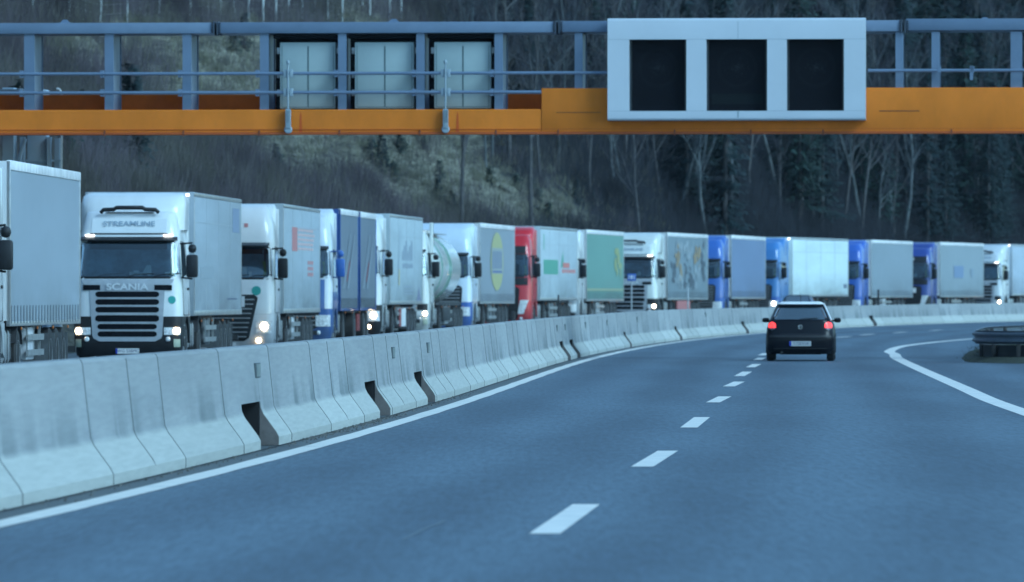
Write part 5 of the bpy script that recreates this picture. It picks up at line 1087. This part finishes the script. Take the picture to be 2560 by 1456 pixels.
# bare trees: the pale trunks one can pick out, then the rest of the wood
named = [(1215, 432, 1, .62, 'pale twin birch trunk rising behind the gantry beam above the yellow oval trailer'), (1232, 425, 1, .6, 'slender pale birch just right of the twin trunk above the rocky slope'), (1700, 540, 0, .9, 'tall thin pale tree behind the lavender trailer'), (1945, 500, 2, .85, 'straight pale trunk above the black hatchback'), (2035, 560, 1, .9, 'forked bare tree above the large white trailer'), (2150, 560, 0, 1.0, 'large pale bare tree with spreading branches behind the deep blue truck'), (2235, 580, 2, 1.0, 'leaning bare tree with wide pale branches right of the spreading one'), (1830, 520, 1, .9, 'pale thick trunk below the white sign and above the blue truck'), (1310, 230, 1, .5, 'curved pale birch seen between the gantry rails left of the white sign'), (1370, 220, 2, .5, 'second curved pale birch left of the white sign')]
for a, b, k_, s_, lab in named:
    x, y, z, o = (float(w_[0]) for w_ in hit(a, b)); place_tree(PALE[k_], x, y, z, s_, 'bare_tree', lab, 'tree', None, 'branches')
cnt = 0; pts = []
for _ in range(2200):
    a, b = random.uniform(1050, 2700), random.uniform(-60, 620)
    if rocky(a, b) or a < 1150 or (a > 2350 and random.random() < .5): continue
    pts.append((a, b))
ax, by = zip(*pts); X_, Y_, Z_, ok = hit(ax, by); kb = []
for a, b, x, y, z, o in zip(ax, by, X_, Y_, Z_, ok):
    if not o or len(kb) >= 165 or any((x - q[0]) ** 2 + (y - q[1]) ** 2 < 1.6 for q in kb): continue
    kb.append((x, y)); pr = random.choice(BARE); lab = 'leafless tree in the wood above the gantry' if b < 340 else 'leafless grey tree in the wood behind the far half of the truck queue'
    place_tree(pr, x, y, z, random.uniform(.55, .95), 'bare_tree', lab, 'tree', 'leafless trees of the wood', 'branches')

# ------------------------------------------------------------------ rockfall fence at the top of the slope
FG = mat('fence_post', (.62, .68, .70), .5, metal=.3)
ff = [(-60, 75), (20, 70), (83, 66), (172, 64), (250, 62), (318, 60), (398, 60), (476, 62), (552, 60), (586, 58), (622, 58), (658, 58), (690, 58), (722, 58), (756, 56), (788, 52), (820, 56), (856, 54), (905, 56), (925, 56), (975, 56), (1003, 60)]
X_, Y_, Z_, ok = hit(*zip(*ff)); Yf = np.interp(np.arange(len(ff)), [0, len(ff) - 1], [Y_[0] + 3, Y_[-1] + 3])
nf = thing('rockfall_fence', 'wire rockfall fence on pale steel posts along the top of the slope', 'fence', (float(X_[0]), float(Y_[0]), float(Z_[0])))
tops = []
for i, ((a, b), y) in enumerate(zip(ff, Y_)):
    x = float((a - 1280) * y / F); z = float(Z_[i]); h = 3.4 if 2 < i < 12 else (2.2 if i < 17 else 1.2); ln = .12 if i == 4 else 0
    o = MB(); o.tube([(x - X_[0], y - Y_[0], z - Z_[0] - .8), (x + ln - X_[0], y - Y_[0], z + h - Z_[0])], .045, 6); o.build('post', FG, nf); tops.append((x - X_[0], y - Y_[0], z - Z_[0], h))
o = MB()
for p, q in zip(tops, tops[1:]):
    for k_ in range(9): f1, f2 = k_ / 8 * p[3], k_ / 8 * q[3]; o.tube([(p[0], p[1], p[2] + f1), (q[0], q[1], q[2] + f2)], .006, 4)
    nn = max(2, int(abs(q[0] - p[0]) / .22))
    for k_ in range(nn): t_ = k_ / nn; o.tube([(p[0] + (q[0] - p[0]) * t_, p[1] + (q[1] - p[1]) * t_, p[2] + (q[2] - p[2]) * t_), (p[0] + (q[0] - p[0]) * t_, p[1] + (q[1] - p[1]) * t_, p[2] + (q[2] - p[2]) * t_ + p[3] + (q[3] - p[3]) * t_)], .004, 4)
o.build('wire_net', STEEL, nf)

# ------------------------------------------------------------------ the blue dusk air over the valley
hz_m = bpy.data.materials.new('haze'); hz_m.use_nodes = True; hn = hz_m.node_tree.nodes; hn.remove(hn['Principled BSDF'])
pv = hn.new('ShaderNodeVolumePrincipled'); pv.inputs['Color'].default_value = (.62, .80, 1.0, 1); pv.inputs['Density'].default_value = .00004; hz_m.node_tree.links.new(pv.outputs[0], hn['Material Output'].inputs['Volume'])
hb = MB(); hb.box(-900, 1100, -420, 1250, -1.4, 150); hb.build('haze', hz_m, smooth=False, kind='stuff', label='thin blue dusk haze filling the valley', category='haze')
gme = bpy.data.objects['ground'].data
for v_ in gme.vertices: v_.co.x = max(-880, min(1080, v_.co.x)); v_.co.y = max(-400, min(1230, v_.co.y))
